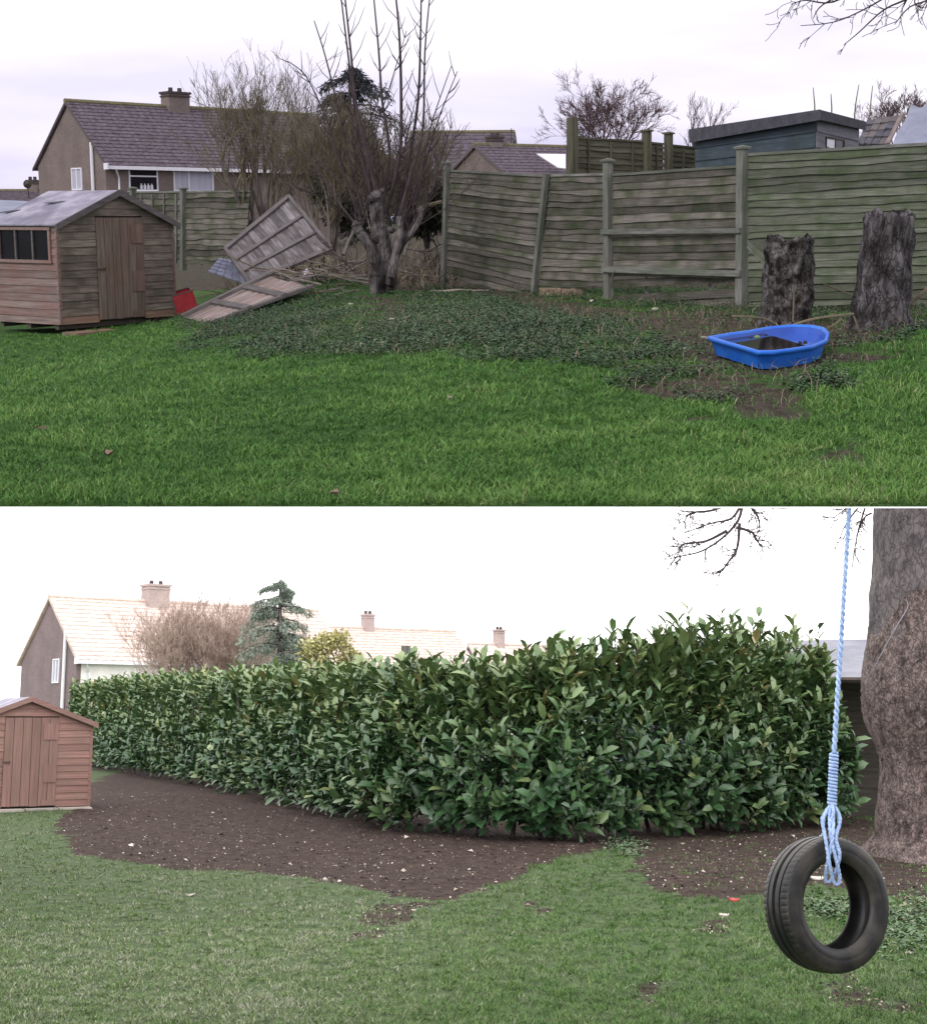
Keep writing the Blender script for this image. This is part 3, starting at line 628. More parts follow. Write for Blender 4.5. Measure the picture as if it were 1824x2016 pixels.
def post(root, label, fr, p, q, top, bot, wpx, mat='post', off=-.05, cap=True, group=None):
    rz = math.atan2(q[1] - p[1], q[0] - p[0]); a = fr.plane(p, q, *top); b = fr.plane(p, q, *bot); ex = Vector((math.cos(rz), math.sin(rz)))
    base = Vector((p[0] + ex.x * b[0], p[1] + ex.y * b[0])); z0 = b[1] - .12
    t = thing_part('post', root); t.location = Vector((base.x, base.y, z0)) - root.location; t.rotation_euler = (0, 0, rz)
    if label: t['label'] = label
    H = a[1] - z0; dx = a[0] - b[0]; w = wpx
    m = MB(); m.v = [(-w / 2, off - w / 2, 0), (w / 2, off - w / 2, 0), (w / 2, off + w / 2, 0), (-w / 2, off + w / 2, 0)] + [(dx - w / 2, off - w / 2, H), (dx + w / 2, off - w / 2, H), (dx + w / 2, off + w / 2, H), (dx - w / 2, off + w / 2, H)]
    m.f = [(0, 3, 2, 1), (4, 5, 6, 7), (0, 1, 5, 4), (1, 2, 6, 5), (2, 3, 7, 6), (3, 0, 4, 7)]
    # grain runs up the post: build it lying down, then stand it
    m.v = [(z, x, y) for x, y, z in m.v]
    mw = Matrix(((0, 1, 0, 0), (0, 0, 1, 0), (1, 0, 0, 0), (0, 0, 0, 1)))
    m.build('shaft', mat, t, mw=mw)
    if cap:
        m = MB(); m.box((dx, off, H + .014), (w + .05, w + .05, .028)); b0 = len(m.v); s = w / 2 + .02
        m.v += [(dx - s, off - s, H + .028), (dx + s, off - s, H + .028), (dx + s, off + s, H + .028), (dx - s, off + s, H + .028), (dx, off, H + .05)]
        m.f += [(b0, b0 + 1, b0 + 4), (b0 + 1, b0 + 2, b0 + 4), (b0 + 2, b0 + 3, b0 + 4), (b0 + 3, b0, b0 + 4)]
        m.build('cap', mat, t)
    return t
a = U.at(880, 545, 24.0); b_ = U.at(1816, 600, 16.3)
FP, FQ = (a.x, a.y), (b_.x, b_.y)
FENCE = thing('broken_fence', (a.x, a.y, .3), 0, 'broken weathered lap fence with leaning posts behind the stumps and blue sandpit', 'fence')
fence_panel(FENCE, 'sagging waney lap panel nearest the pollarded tree, bottom hanging askew', U, FP, FQ, [(889, 337), (1090, 348), (1048, 586), (879, 544)], 19, 'fence', 11, .008)
fence_panel(FENCE, 'narrow greyish lap panel with a gap below, between leaning and upright post', U, FP, FQ, [(1086, 346), (1196, 344), (1196, 566), (1062, 560)], 17, 'fence', 12, .009)
fence_panel(FENCE, 'lap panel with two cross rails and broken bottom boards', U, FP, FQ, [(1208, 345), (1458, 328), (1460, 612), (1208, 604)], 17, 'fence', 13, .004, gap=(1, 3), skip=(2,))
fence_panel(FENCE, None, U, FP, FQ, [(1866, 281), (2300, 262), (2300, 625), (1866, 600)], 20, 'fence_green', 15, .008)
post(FENCE, None, U, FP, FQ, (1858, 270), (1858, 604), .11)
fence_panel(FENCE, 'wide algae-green wavy lap panel behind the two stumps', U, FP, FQ, [(1474, 305), (1850, 283), (1850, 600), (1474, 606)], 20, 'fence_green', 14, .008)
post(FENCE, 'slim capped post at the free end of the sagging panel', U, FP, FQ, (885, 322), (878, 548), .085)
post(FENCE, 'fence post leaning hard, without cap, its foot near the bricks', U, FP, FQ, (1084, 342), (1056, 584), .075, cap=False, off=-.09)
post(FENCE, 'upright capped post where the cross rails begin', U, FP, FQ, (1201, 318), (1203, 604), .105)
post(FENCE, 'tall capped post beside the algae-green panel', U, FP, FQ, (1466, 293), (1464, 606), .11)
def rail(label, u0, v0, u1, v1, hpx, off):
    rz = math.atan2(FQ[1] - FP[1], FQ[0] - FP[0]); c = [U.plane(FP, FQ, *k) for k in ((u0, v0), (u1, v1), (u1, v1 - hpx), (u0, v0 - hpx))]
    z0 = c[0][1]; ex = (math.cos(rz), math.sin(rz)); t0 = c[0][0]
    m4 = Matrix.Rotation(rz, 3, 'Z'); o0 = Vector((FP[0], FP[1], 0)) - FENCE.location
    o = slab(FENCE, 'rail', 'post', [o0 + m4 @ Vector((x, off, z)) for x, z in c], .03, m4 @ Vector((0, -1, 0))); o['label'] = label
rail('upper cross rail nailed over the middle fence panel', 1196, 461, 1470, 458, 10, -.14)
rail('lower cross rail nailed over the middle fence panel', 1198, 535, 1470, 544, 12, -.14)
# loose timber leaning by the stump, bricks under the panel
def stick(name, label, cat, pts, r, mat, n=5, group=None):
    m = MB(); p0 = Vector(pts[0]); m.tube([Vector(p) - p0 for p in pts], r, n); o = m.build(name, mat); o.location = p0; return tag(o, label, cat, group)
p0 = U.at(1470, 478, 16.8); p1 = U.at(1512, 520, 16.2)
t = thing('loose_timber', p0, 0, 'pale loose timber leaning between tall post and stump', 'timber')
slab(t, 'board', 'fence_green', [Vector((0, 0, -.06)), p1 - p0 + Vector((0, 0, -.06)), p1 - p0 + Vector((0, 0, .05)), Vector((0, 0, .05))], .03, (0, -1, 0))
for i, (u, v, w_, lab) in enumerate(((1082, 588, .30, 'broken orange brick lying under the gap in the fence'), (1112, 578, .14, 'pale brick end standing under the narrow fence panel'), (1134, 580, .12, 'small pale block beside the brick end under the fence'))):
    q = U.at(u, v, 21.3); m = MB(); m.box((0, 0, .05), (w_, .15, .11)); o = m.build('brick', mk('brick_%d' % i, (.22, .15, .11), (.33, .24, .18), 9, .9, .3)); o.location = (q.x, q.y, float(zU(q.x, q.y))); o.rotation_euler = (0, .05 * i, .2 * i + .1); tag(o, lab, 'brick')
# fence behind the shed
_q = U.at(364, 376, 28.0); BACKF = thing('garden_fence', (_q.x, _q.y, .2), 0, 'stained fence of two panels behind the brown shed', 'fence')
SP, SQ = (U.at(268, 380, 29.5)), (U.at(364, 376, 28.0)); SP, SQ = (SP.x, SP.y), (SQ.x, SQ.y)
fence_panel(BACKF, 'blue-grey battened fence panel behind the brown shed roof', U, SP, SQ, [(270, 379), (362, 378), (362, 520), (270, 520)], 12, 'fence', 21, .008, battens=4, flip=True)
SR, SS = (U.at(364, 376, 28.0)), (U.at(494, 376, 26.6)); SR, SS = (SR.x, SR.y), (SS.x, SS.y)
fence_panel(BACKF, 'green-stained wavy lap panel between shed and toppled panel', U, SR, SS, [(364, 378), (494, 377), (482, 522), (364, 522)], 14, 'fence', 22, .012, battens=2)
post(BACKF, 'short capped post rising over the brown shed ridge', U, SP, SQ, (266, 372), (266, 520), .11)
post(BACKF, 'capped post where the two panels behind the shed meet', U, SP, SQ, (365, 372), (365, 520), .10)
# olive fence beyond the broken fence
_q = U.at(1122, 300, 25.0); OLIVE = thing('garden_fence', (_q.x, _q.y, .3), 0, 'olive fence with tall posts beyond the broken fence, next to the summerhouse', 'fence')
BP, BQ = U.at(1122, 300, 25.0), U.at(1365, 300, 27.5); BP, BQ = (BP.x, BP.y), (BQ.x, BQ.y)
fence_panel(OLIVE, 'olive fence panel beyond the broken fence, beside its tallest post', U, BP, BQ, [(1132, 272), (1262, 279), (1262, 380), (1132, 380)], 9, 'fence_back', 31, .006, battens=3, flip=True)
fence_panel(OLIVE, 'narrow olive panel between the two short posts beyond the fence', U, BP, BQ, [(1274, 281), (1304, 284), (1304, 380), (1274, 380)], 9, 'fence_back', 32, .006, battens=1, flip=True)
fence_panel(OLIVE, 'olive panel next to the slate-blue summerhouse', U, BP, BQ, [(1316, 286), (1366, 291), (1366, 380), (1316, 380)], 9, 'fence_back', 33, .006, battens=1, flip=True)
post(OLIVE, 'tallest olive post, rough topped, standing high above the fence line', U, BP, BQ, (1122, 232), (1122, 400), .14, 'fence_back', cap=False)
post(OLIVE, 'first short capped olive post between the far panels', U, BP, BQ, (1268, 259), (1268, 400), .13, 'fence_back')
post(OLIVE, 'second short capped olive post, nearer the summerhouse', U, BP, BQ, (1311, 264), (1311, 400), .12, 'fence_back')

# ---------- toppled panel, flat door, shingled sheet
B0, L0, R0 = U.at(490, 559, 21.6), U.at(443, 493, 22.5), U.at(652, 492, 22.5)
nn = (R0 - B0).cross(L0 - B0).normalized(); nn = nn if nn.y < 0 else -nn
T0 = L0 + (R0 - B0)
T0 = U.onplane(B0, nn, 568, 390)
t = thing('toppled_fence_panel', B0, 0, 'toppled grey lap panel standing on its corner, battens showing', 'fence panel')
Pb, Pl, Pr, Pt = Vector(), L0 - B0, R0 - B0, T0 - B0
rng = random.Random(5); n = 12
for i in range(n):
    a, b = i / n, (i + 1.12) / n; b = min(b, 1)
    slab(t, 'slat', 'panel_back', [Pl.lerp(Pt, a), Pb.lerp(Pr, a), Pb.lerp(Pr, b), Pl.lerp(Pt, b)], .01, nn, lap=.012)
for f_, w_, off in ((0.0, .05, .05), (.36, .035, .04), (.68, .035, .04), (1.0, .05, .05)):
    s = (Pl - Pb).normalized() * w_
    a, b = Pl.lerp(Pb, f_), Pt.lerp(Pr, f_)
    slab(t, 'batten', 'panel_frame', [a - s + nn * off, b - s + nn * off, b + s + nn * off, a + s + nn * off][::1], .045, nn)
for a, b in ((Pl, Pb), (Pt, Pr)):
    s = (Pt - Pl).normalized() * .035
    slab(t, 'edge_frame', 'panel_frame', [a - s + nn * .062, b - s + nn * .062, b + s + nn * .062, a + s + nn * .062], .05, nn)
up = (Pl - Pb).normalized(); dn = -nn * .16
slab(t, 'back_board', 'panel_frame', [Pl + up * .02 - nn * .02, Pt + up * .02 - nn * .02, Pt + up * .17 - nn * .22, Pl + up * .17 - nn * .22], .03, (nn + up).normalized())
q = []
for (u_, v_), k_ in zip(((358, 626), (418, 636), (622, 563), (537, 538)), (.99, .99, .97, .96)):
    g_ = min(U.ground(u_, v_).y, 22.4) * k_; q.append(U.at(u_, v_, g_))
DOORXY = [(p.x, p.y) for p in q]
t = thing('fallen_door', q[0], 0, 'weathered ledged door lying flat on the weeds', 'door panel')
q = [p - q[0] for p in q]; nd = (q[1] - q[0]).cross(q[3] - q[0]); nd = nd if nd.z > 0 else -nd
for i in range(6):
    a, b = i / 6 + .004, (i + .97) / 6; e0, e1 = rng.uniform(0, .015), 1 - rng.uniform(0, .06)
    s0, s1 = q[0].lerp(q[1], a), q[0].lerp(q[1], b); f0, f1 = q[3].lerp(q[2], a), q[3].lerp(q[2], b)
    slab(t, 'board', 'door_boards', [s0.lerp(f0, e0), s0.lerp(f0, e1), s1.lerp(f1, e1), s1.lerp(f1, e0)][::-1], .02, nd)
ndn = nd.normalized()
for f_ in (.34, .68):
    a, b = q[0].lerp(q[3], f_), q[1].lerp(q[2], f_); s = (q[3] - q[0]).normalized() * .06
    slab(t, 'ledge', 'panel_frame', [a - s + ndn * .05, b - s + ndn * .05, b + s + ndn * .05, a + s + ndn * .05], .048, ndn)
slab(t, 'edge_frame', 'panel_frame', [q[0] + ndn * .06, q[3] + ndn * .06, q[3].lerp(q[2], .07) + ndn * .06, q[0].lerp(q[1], .07) + ndn * .06], .05, ndn)
slab(t, 'edge_frame', 'panel_frame', [q[1] + ndn * .03, q[2] + ndn * .03, q[2].lerp(q[3], .06) + ndn * .03, q[1].lerp(q[0], .06) + ndn * .03], .05, ndn)
q = [U.at(409, 535, 22.6), U.at(432, 507, 23.4), U.at(476, 515, 22.9), U.at(490, 562, 21.6)]
t = thing('shingled_sheet', q[0], 0, 'blue-grey shingled roof sheet under the toppled panel', 'roof sheet'); o0 = q[0].copy(); q = [p - o0 for p in q]
ns = (q[1] - q[0]).cross(q[3] - q[0]).normalized(); ns = ns if ns.z > 0 else -ns
for i in range(5):
    for k in range(5):
        a0, a1 = i / 5, (i + 1.1) / 5; b0, b1 = k / 5 + .01, (k + .96) / 5
        f = lambda a, b: (q[0].lerp(q[1], min(a, 1))).lerp(q[3].lerp(q[2], min(a, 1)), b)
        slab(t, 'shingle', 'shingle', [f(a0, b0) + ns * .02, f(a0, b1) + ns * .02, f(a1, b1), f(a1, b0)], .012, ns)
pb_ = U.ground(603, 552)
# crumpled plastic
rr = random.Random(3); m = MB()
for i in range(7):
    a = i / 7 * 6.28; r1 = rr.uniform(.07, .13)
    m.v.append((r1 * math.cos(a), r1 * math.sin(a), 0)); 
for i in range(7):
    a = (i + .4) / 7 * 6.28; r1 = rr.uniform(.04, .10); m.v.append((r1 * math.cos(a), r1 * math.sin(a), rr.uniform(.06, .14)))
m.v.append((.01, .01, .17))
for i in range(7):
    j = (i + 1) % 7; m.f += [(i, j, 7 + i), (j, 7 + j, 7 + i), (7 + i, 7 + j, 14)]
o = m.build('plastic_bag', 'plastic_bag'); o.location = pb_; tag(o, 'crumpled lilac-white plastic bag at the top of the fallen door', 'bag')

# ---------- houses
def tiled_slope(mb, a, b, c, d, rows, tile, lift=.03):
    """a>b eave, d>c ridge; stepped courses with rounded pan tiles"""
    a, b, c, d = map(Vector, (a, b, c, d)); n = (b - a).cross(d - a).normalized(); n = n if n.z > 0 else -n
    cols = max(2, int((b - a).length / tile)); sub = 3
    prof = [0, 1, .35]
    for r in range(rows):
        t0, t1 = r / rows, (r + 1.06) / rows
        st = len(mb.v)
        for i in range(cols * sub + 1):
            s = i / (cols * sub); h = prof[i % sub] * lift * .8
            lo = a.lerp(b, s).lerp(d.lerp(c, s), t0); hi = a.lerp(b, s).lerp(d.lerp(c, s), min(t1, 1.0))
            mb.v += [tuple(lo + n * (lift + h)), tuple(hi + n * (h * .9)), tuple(lo + n * h * .2)]
        for i in range(cols * sub):
            q = st + i * 3; mb.f += [(q, q + 3, q + 4, q + 1), (q + 2, q + 5, q + 3, q)]
def house(name, label, O, rz, Lx, W, eave, ridge, wall_end, wall_front, roof, windows=(), gwin=(), chimney=None, z0=0.0, pipe=None, gutter=True, rows=18, both=True, downpipe=None, apex=.5):
    """O: near corner (x,y) at ground z0; local x along the front, y to the back (gable end at x=0)"""
    t = thing(name, (O[0], O[1], z0), rz, label, 'house')
    wl = MB(); wl.ext([(0, 0, 0), (0, 0, eave), (0, W * apex, ridge), (0, W, eave), (0, W, 0)][::-1], (-1, 0, 0), .25); wl.build('gable_wall', wall_end, t)
    wl = MB(); wl.ext([(Lx, 0, 0), (Lx, W, 0), (Lx, W, eave), (Lx, W * apex, ridge), (Lx, 0, eave)], (1, 0, 0), .25); wl.build('gable_wall', wall_end, t)
    wl = MB(); wl.box((Lx / 2, .13, eave / 2), (Lx - .51, .25, eave - .01)); wl.build('front_wall', wall_front, t)
    wl = MB(); wl.box((Lx / 2, W - .13, eave / 2), (Lx - .51, .25, eave - .01)); wl.build('back_wall', wall_front, t)
    rf = thing_part('roof', t); ov = .35; sl = (ridge - eave) / (W * apex); ze = eave - sl * ov
    m = MB(); m.ext([(-.12, -ov, ze + .05), (Lx + .12, -ov, ze + .05), (Lx + .12, W * apex, ridge + .07), (-.12, W * apex, ridge + .07)], Vector((0, -sl, 1)), .12); m.build('slope', roof, rf)
    m = MB(); s2 = (ridge - eave) / (W * (1 - apex)); m.ext([(Lx + .12, W + ov, eave - s2 * ov + .05), (-.12, W + ov, eave - s2 * ov + .05), (-.12, W * apex, ridge + .07), (Lx + .12, W * apex, ridge + .07)], Vector((0, s2, 1)), .12); m.build('slope', roof, rf)
    m = MB(); tiled_slope(m, (-.14, -ov - .04, ze + .06), (Lx + .14, -ov - .04, ze + .06), (Lx + .14, W * apex, ridge + .09), (-.14, W * apex, ridge + .09), rows, .42); o = m.build('tile_courses', roof, rf); o['kind'] = 'stuff'
    m = MB(); m.tube([(-.16, W * apex, ridge + .09), (Lx + .16, W * apex, ridge + .09)], .13, 8); m.build('ridge_tile', 'tile_moss' if roof == 'tile' else roof, rf)
    for x in (-.15, Lx + .15):
        m = MB(); m.ext([(x, -ov, ze - .06), (x, -ov, ze + .07), (x, W * apex, ridge + .10), (x, W * apex, ridge - .06)], (-1, 0, 0), .05); m.ext([(x, W + ov, eave - s2 * ov - .06), (x, W * apex + .002, ridge - .06), (x, W * apex + .002, ridge + .10), (x, W + ov, eave - s2 * ov + .07)], (-1, 0, 0), .05); m.build('verge', 'panel_frame' if roof == 'tile' else roof, rf)
    if gutter:
        m = MB(); m.box((Lx / 2, -ov - .05, ze - .03), (Lx + .2, .10, .17)); m.build('gutter', 'upvc', rf)
        m = MB(); m.box((Lx / 2, -ov / 2, ze - .04), (Lx - .1, ov, .03)); m.build('soffit', 'upvc', rf)
        m = MB(); m.box((-.16, -ov - .0, ze + .02), (.08, .34, .30)); m.build('fascia_end', 'upvc', rf)
    for (x0, x1, zb, zt, kind) in windows:
        wn = thing_part('window', t); m = MB(); f_ = .07
        for x in (x0 + f_ / 2, x1 - f_ / 2): m.box((x, -.02, (zb + zt) / 2), (f_, .08, zt - zb))
        for z in (zb + f_ / 2, zt - f_ / 2): m.box(((x0 + x1) / 2, -.02, z), (x1 - x0 - 2 * f_, .078, f_))
        if kind == 'top': m.box(((x0 + x1) / 2, -.02, zb + (zt - zb) * .66), (x1 - x0 - 2 * f_, .07, f_))
        else: m.box((x0 + (x1 - x0) * .38, -.02, (zb + zt) / 2), (f_, .07, zt - zb - 2 * f_))
        m.build('frame', 'upvc', wn)
        if kind == 'top':
            m = MB(); m.box(((x0 + x1) / 2, -.006, (zb + zt) / 2), (x1 - x0 - .02, .01, zt - zb - .02)); m.build('pane', 'glass', wn)
            m = MB(); m.box(((x0 + x1) / 2, -.06, zb - .03), (x1 - x0 + .16, .18, .06)); m.build('sill', 'upvc', wn)
            for k in range(4): m = MB(); xx = x0 + (x1 - x0) * (.42 + .12 * k); m.tube([(xx, -.022, zb + .08), (xx, -.022, zb + .26), (xx, -.022, zb + .30), (xx, -.022, zb + .36)], [.07, .07, .03, .03], 8); m.build('bottle', 'upvc', wn)
        else:
            xm = x0 + (x1 - x0) * .38
            for xa, xb in ((x0 + .06, xm), (xm, x1 - .06)):
                m = MB(); m.box(((xa + xb) / 2, -.006, (zb + zt) / 2), (xb - xa - .02, .01, zt - zb - .02)); m.build('pane', 'curtain', wn)
    for (y0, y1, zb, zt) in gwin:
        wn = thing_part('window', t); m = MB()
        for y in (y0, y1, (y0 + y1) / 2): m.box((-.02, y, (zb + zt) / 2), (.08, .07, zt - zb))
        for z in (zb, zt): m.box((-.02, (y0 + y1) / 2, z), (.082, y1 - y0 + .07, .07))
        m.build('frame', 'upvc', wn)
        m = MB(); m.box((-.005, (y0 + y1) / 2, (zb + zt) / 2), (.01, y1 - y0 - .02, zt - zb - .02)); m.build('pane', 'curtain', wn)
    if chimney:
        cx, cw, cd, ch = chimney; cp = thing_part('chimney', t); cy = W * apex
        m = MB(); m.box((cx, cy, ridge + ch / 2 - .4), (cw, cd, ch + .8)); m.build('stack', wall_end if roof == 'tile' else 'chimney_glare', cp)
        m = MB(); m.box((cx, cy, ridge + ch + .06), (cw + .14, cd + .14, .12)); m.box((cx, cy, ridge + ch - .12), (cw + .08, cd + .08, .08)); m.build('cap', 'pot' if roof == 'tile' else 'chimney_glare', cp)
        for s in (-.22, .22): m = MB(); m.tube([(cx + s * cw, cy, ridge + ch + .12), (cx + s * cw, cy, ridge + ch + .34)], [.13, .11], 8); m.build('pot', 'pot', cp)
    if pipe:
        m = MB(); m.tube([(-.10, pipe[0], pipe[1]), (-.10, pipe[0], pipe[2])], .09, 8); m.build('soil_pipe', 'upvc', t)
    if downpipe:
        m = MB(); m.tube([(downpipe, -ov - .03, ze - .1), (downpipe + .3, -.1, ze - .5), (downpipe + .3, -.1, .2)], .05, 6); m.build('downpipe', 'upvc', t)
    return t
O = U.at(207, 320, 70.0); rz = math.atan2(.69, .725); ex = Vector((math.cos(rz), math.sin(rz))); ey = Vector((-ex.y, ex.x))
q1 = (O.x + ex.x, O.y + ex.y); q2 = (O.x + ey.x, O.y + ey.y)
zb0 = .2
def onF(u, v): return U.plane((O.x, O.y), q1, u, v)
def onE(u, v): return U.plane((O.x, O.y), q2, u, v)
wA, wB, wC, wD = onF(252, 331), onF(311, 376), onF(340, 330), onF(420, 378)
gA_, gB_ = onE(161, 331), onE(144, 373)
Wd = onE(75, 330)[0]; apz = U.plane((O.x + ey.x * Wd / 2, O.y + ey.y * Wd / 2), (O.x + ey.x * Wd / 2 + ex.x, O.y + ey.y * Wd / 2 + ex.y), 127, 202)[1]
cu = U.plane((O.x + ey.x * Wd / 2, O.y + ey.y * Wd / 2), (O.x + ey.x * Wd / 2 + ex.x, O.y + ey.y * Wd / 2 + ex.y), 345, 200)
pp = onE(183, 280)
house('brick_house', 'brown brick house with purple-brown tiled roof and chimney behind the brown shed', (O.x, O.y), rz, 15.0, Wd, O.z - zb0 + .1, apz - zb0, 'brick', 'brick', 'tile',
      [(wA[0], wB[0], wB[1] - zb0, wA[1] - zb0, 'top'), (wC[0], wD[0], wD[1] - zb0, wC[1] - zb0, 'patio')], [(gA_[0], gB_[0], gB_[1] - zb0, gA_[1] - zb0)],
      (cu[0], 1.25, .8, .75), zb0, (pp[0], .3, pp[1] - zb0), True, 18, True, .35)
def far_house(name, label, u0, v0, y, rz, Lx, W, eave_v, ridge_v, chim=None, mats=('brick', 'brick', 'tile'), fr=U, rows=12, gutter=False):
    O = fr.at(u0, eave_v, y); ey_ = Vector((-math.sin(rz), math.cos(rz))); Rm = fr.at(u0, ridge_v, y + ey_.y * W / 2)
    return house(name, label, (O.x, O.y), rz, Lx, W, O.z - zb0, Rm.z - zb0, *mats, chimney=chim, z0=zb0, gutter=gutter, rows=rows)
far_house('tiled_house', 'distant house with hipped-looking dark roof right of the pollarded tree', 790, 0, 88, -.16, 6.3, 7, 345, 264)
far_house('tiled_house', 'distant house with chimney and aerial behind the sagging fence panel', 1008, 0, 78, .5, 7, 8, 352, 288, (1.2, .75, .6, .45))
p = U.at(1006, 284, 83); m = MB(); m.tube([(0, 0, -1.2), (0, 0, .9)], .025, 4); m.tube([(-.75, 0, .2), (.1, 0, .2)], .015, 4)
for k in range(5): m.tube([(-.7 + k * .17, -.25, .2), (-.7 + k * .17, .25, .2)], .01, 3)
o = m.build('aerial', 'metal'); o.location = p; tag(o, 'thin television aerial over the distant chimney house', 'aerial')
pv = U.at(1058, 302, 76); m = MB(); q = [U.at(1056, 302, 79.5) - pv, U.at(1113, 303, 79.5) - pv, U.at(1113, 331, 77) - pv, U.at(1098, 329, 77) - pv]
m.ext(q[::-1], (0, -.5, 1), .05); o = m.build('white_roof_sheet', 'upvc'); o.location = pv; tag(o, 'pale reflecting roof sheet beside the chimney house', 'roof sheet')
far_house('low_house', 'low dark-roofed house far left over the brown shed', -40, 0, 95, .1, 5.2, 6, 402, 378, (2.9, .7, .6, .7))
m = MB(); dp = U.at(54, 362, 92); m.v.append((0, -.08, 0))
for k in range(10): a = k / 10 * 6.283; m.v.append((.28 * math.cos(a), 0, .28 * math.sin(a)))
for k in range(10): m.f.append((0, 1 + k, 1 + (k + 1) % 10))
m.tube([(0, .02, 0), (0, .2, -.9)], .03, 4); m.tube([(0, 0, -.2), (0, -.3, .02)], .015, 3); o = m.build('satellite_dish', 'metal'); o.location = dp; tag(o, 'small dark satellite dish on the low house far left', 'dish')
# flat felt roof of a neighbour's outbuilding at the picture's edge
q = [U.at(-30, 428, 26), U.at(70, 424, 27), U.at(60, 396, 30), U.at(-30, 392, 30)]; c = q[0].copy(); t = thing('outbuilding', (c.x, c.y, 0), 0, 'outbuilding with blue-grey felt roof peeping over the brown shed at far left', 'outbuilding')
m = MB(); m.ext([(p.x - c.x, p.y - c.y, p.z) for p in q], (0, -.3, 1), .06); m.build('roof', 'tarp', t)
m = MB(); m.box(((q[1].x - c.x) / 2, 1.8, c.z / 2 - .05), (q[1].x - c.x - .1, 2.6, c.z - .1)); m.build('wall', 'dark_wood', t)

# ---------- slate-blue summerhouse and its neighbours
K = U.at(1602, 330, 24.0); Lc = U.at(1363, 330, 29.0); Rc = U.at(1688, 300, 26.5)
kz = .3
t = thing('summerhouse', (K.x, K.y, kz), 0, 'slate-blue wooden summerhouse with dark felt roof behind the fence', 'summerhouse')
def rel(p): return Vector((p[0] - K.x, p[1] - K.y, p[2] - kz))
tl = U.at(1363, 268, 29.0); tr = U.at(1602, 228, 24.0); sr = U.at(1688, 250, 26.5)
nb = 11
for i in range(nb):
    def lv(base, top, f): return base + (top - base) * f
    za, zb = i / nb, (i + 1.1) / nb
    slab(t, 'plank', 'teal', [rel((Lc.x, Lc.y, lv(kz, tl.z, za))), rel((K.x, K.y, lv(kz, tr.z, za))), rel((K.x, K.y, lv(kz, tr.z, min(1, zb)))), rel((Lc.x, Lc.y, lv(kz, tl.z, min(1, zb))))], .02, None, .02)
for i in range(nb):
    za, zb = i / nb, (i + 1.1) / nb
    slab(t, 'plank', 'grey_board', [rel((K.x + .02, K.y, lv(kz, tr.z, za))), rel((Rc.x, Rc.y, lv(kz, sr.z, za))), rel((Rc.x, Rc.y, lv(kz, sr.z, min(1, zb)))), rel((K.x + .02, K.y, lv(kz, tr.z, min(1, zb))))], .02, None, .02)
fl, fk, frr = U.at(1356, 254, 28.9), U.at(1612, 215, 23.6), U.at(1704, 239, 26.6); bk = U.at(1450, 236, 33); bk.z = fl.z + .1
m = MB(); m.ext([rel(fl), rel(fk), rel(frr), rel(bk)], (0, 0, 1), .06); m.build('roof', 'felt_dark', t)
for a, b, da, db in ((fl, fk, .26, .17), (fk, frr, .16, .15)):
    slab(t, 'fascia', 'felt_dark', [rel(a) + Vector((0, -.01, -da)), rel(b) + Vector((0, -.01, -db)), rel(b) + Vector((0, -.01, -.001)), rel(a) + Vector((0, -.01, -.001))], .03)
s0 = U.plane((K.x, K.y), (Rc.x, Rc.y), 1622, 272); s1 = U.plane((K.x, K.y), (Rc.x, Rc.y), 1656, 300); dv = (Vector((Rc.x - K.x, Rc.y - K.y, 0))).normalized(); nv = Vector((dv.y, -dv.x, 0))
wn = thing_part('window', t)
def wpt(s, z, o): v = dv * s + nv * o; return (v.x, v.y, z - kz)
ms = (s0[0] + s1[0]) / 2
slab(wn, 'pane', 'upvc', [wpt(s0[0], s1[1], .03), wpt(ms, s1[1], .03), wpt(ms, s0[1], .03), wpt(s0[0], s0[1], .03)], .01, nv)
slab(wn, 'pane', 'glass', [wpt(ms, s1[1], .032), wpt(s1[0], s1[1], .032), wpt(s1[0], s0[1], .032), wpt(ms, s0[1], .032)], .01, nv)
for a, b in ((s0[0] - .02, s0[0] + .02), (ms - .015, ms + .015), (s1[0] - .02, s1[0] + .02)): slab(wn, 'frame', 'dark_wood', [wpt(a, s1[1] - .02, .045), wpt(b, s1[1] - .02, .045), wpt(b, s0[1] + .02, .045), wpt(a, s0[1] + .02, .045)], .03, nv)
slab(wn, 'frame', 'dark_wood', [wpt(s0[0], s0[1], .043), wpt(s1[0], s0[1], .043), wpt(s1[0], s0[1] + .03, .043), wpt(s0[0], s0[1] + .03, .043)], .03, nv)
q = [U.at(1686, 286, 29), U.at(1742, 286, 28.5), U.at(1772, 226, 30.5), U.at(1706, 237, 31)]; c = q[0].copy(); t = thing('shingled_shed', (c.x, c.y, kz), 0, 'small shed with curling brown shingles between summerhouse and tarpaulin', 'shed')
o3 = Vector((c.x, c.y, kz)); q = [p - o3 for p in q]; n3 = (q[1] - q[0]).cross(q[3] - q[0]).normalized()
rng = random.Random(8)
for i in range(4):
    for k in range(4):
        f = lambda a, b: (q[0].lerp(q[3], min(a, 1))).lerp(q[1].lerp(q[2], min(a, 1)), b)
        slab(t, 'shingle', 'felt_dark' if rng.random() < .3 else 'panel_frame', [f(i / 4, k / 4 + .01) + n3 * (.03 + rng.uniform(0, .03)), f(i / 4, (k + .96) / 4) + n3 * .03, f((i + 1.15) / 4, (k + .96) / 4), f((i + 1.15) / 4, k / 4 + .01)], .012, n3)
m = MB(); m.ext([q[0] - n3 * .03, q[1] - n3 * .03, q[2] - n3 * .03, q[3] - n3 * .03], n3, .03); m.build('roof_deck', 'dark_wood', t)
m = MB(); m.box((q[1].x / 2 + .1, 1.2, q[0].z / 2 - .05), (q[1].x + .1, 1.8, q[0].z)); m.build('wall', 'dark_wood', t)
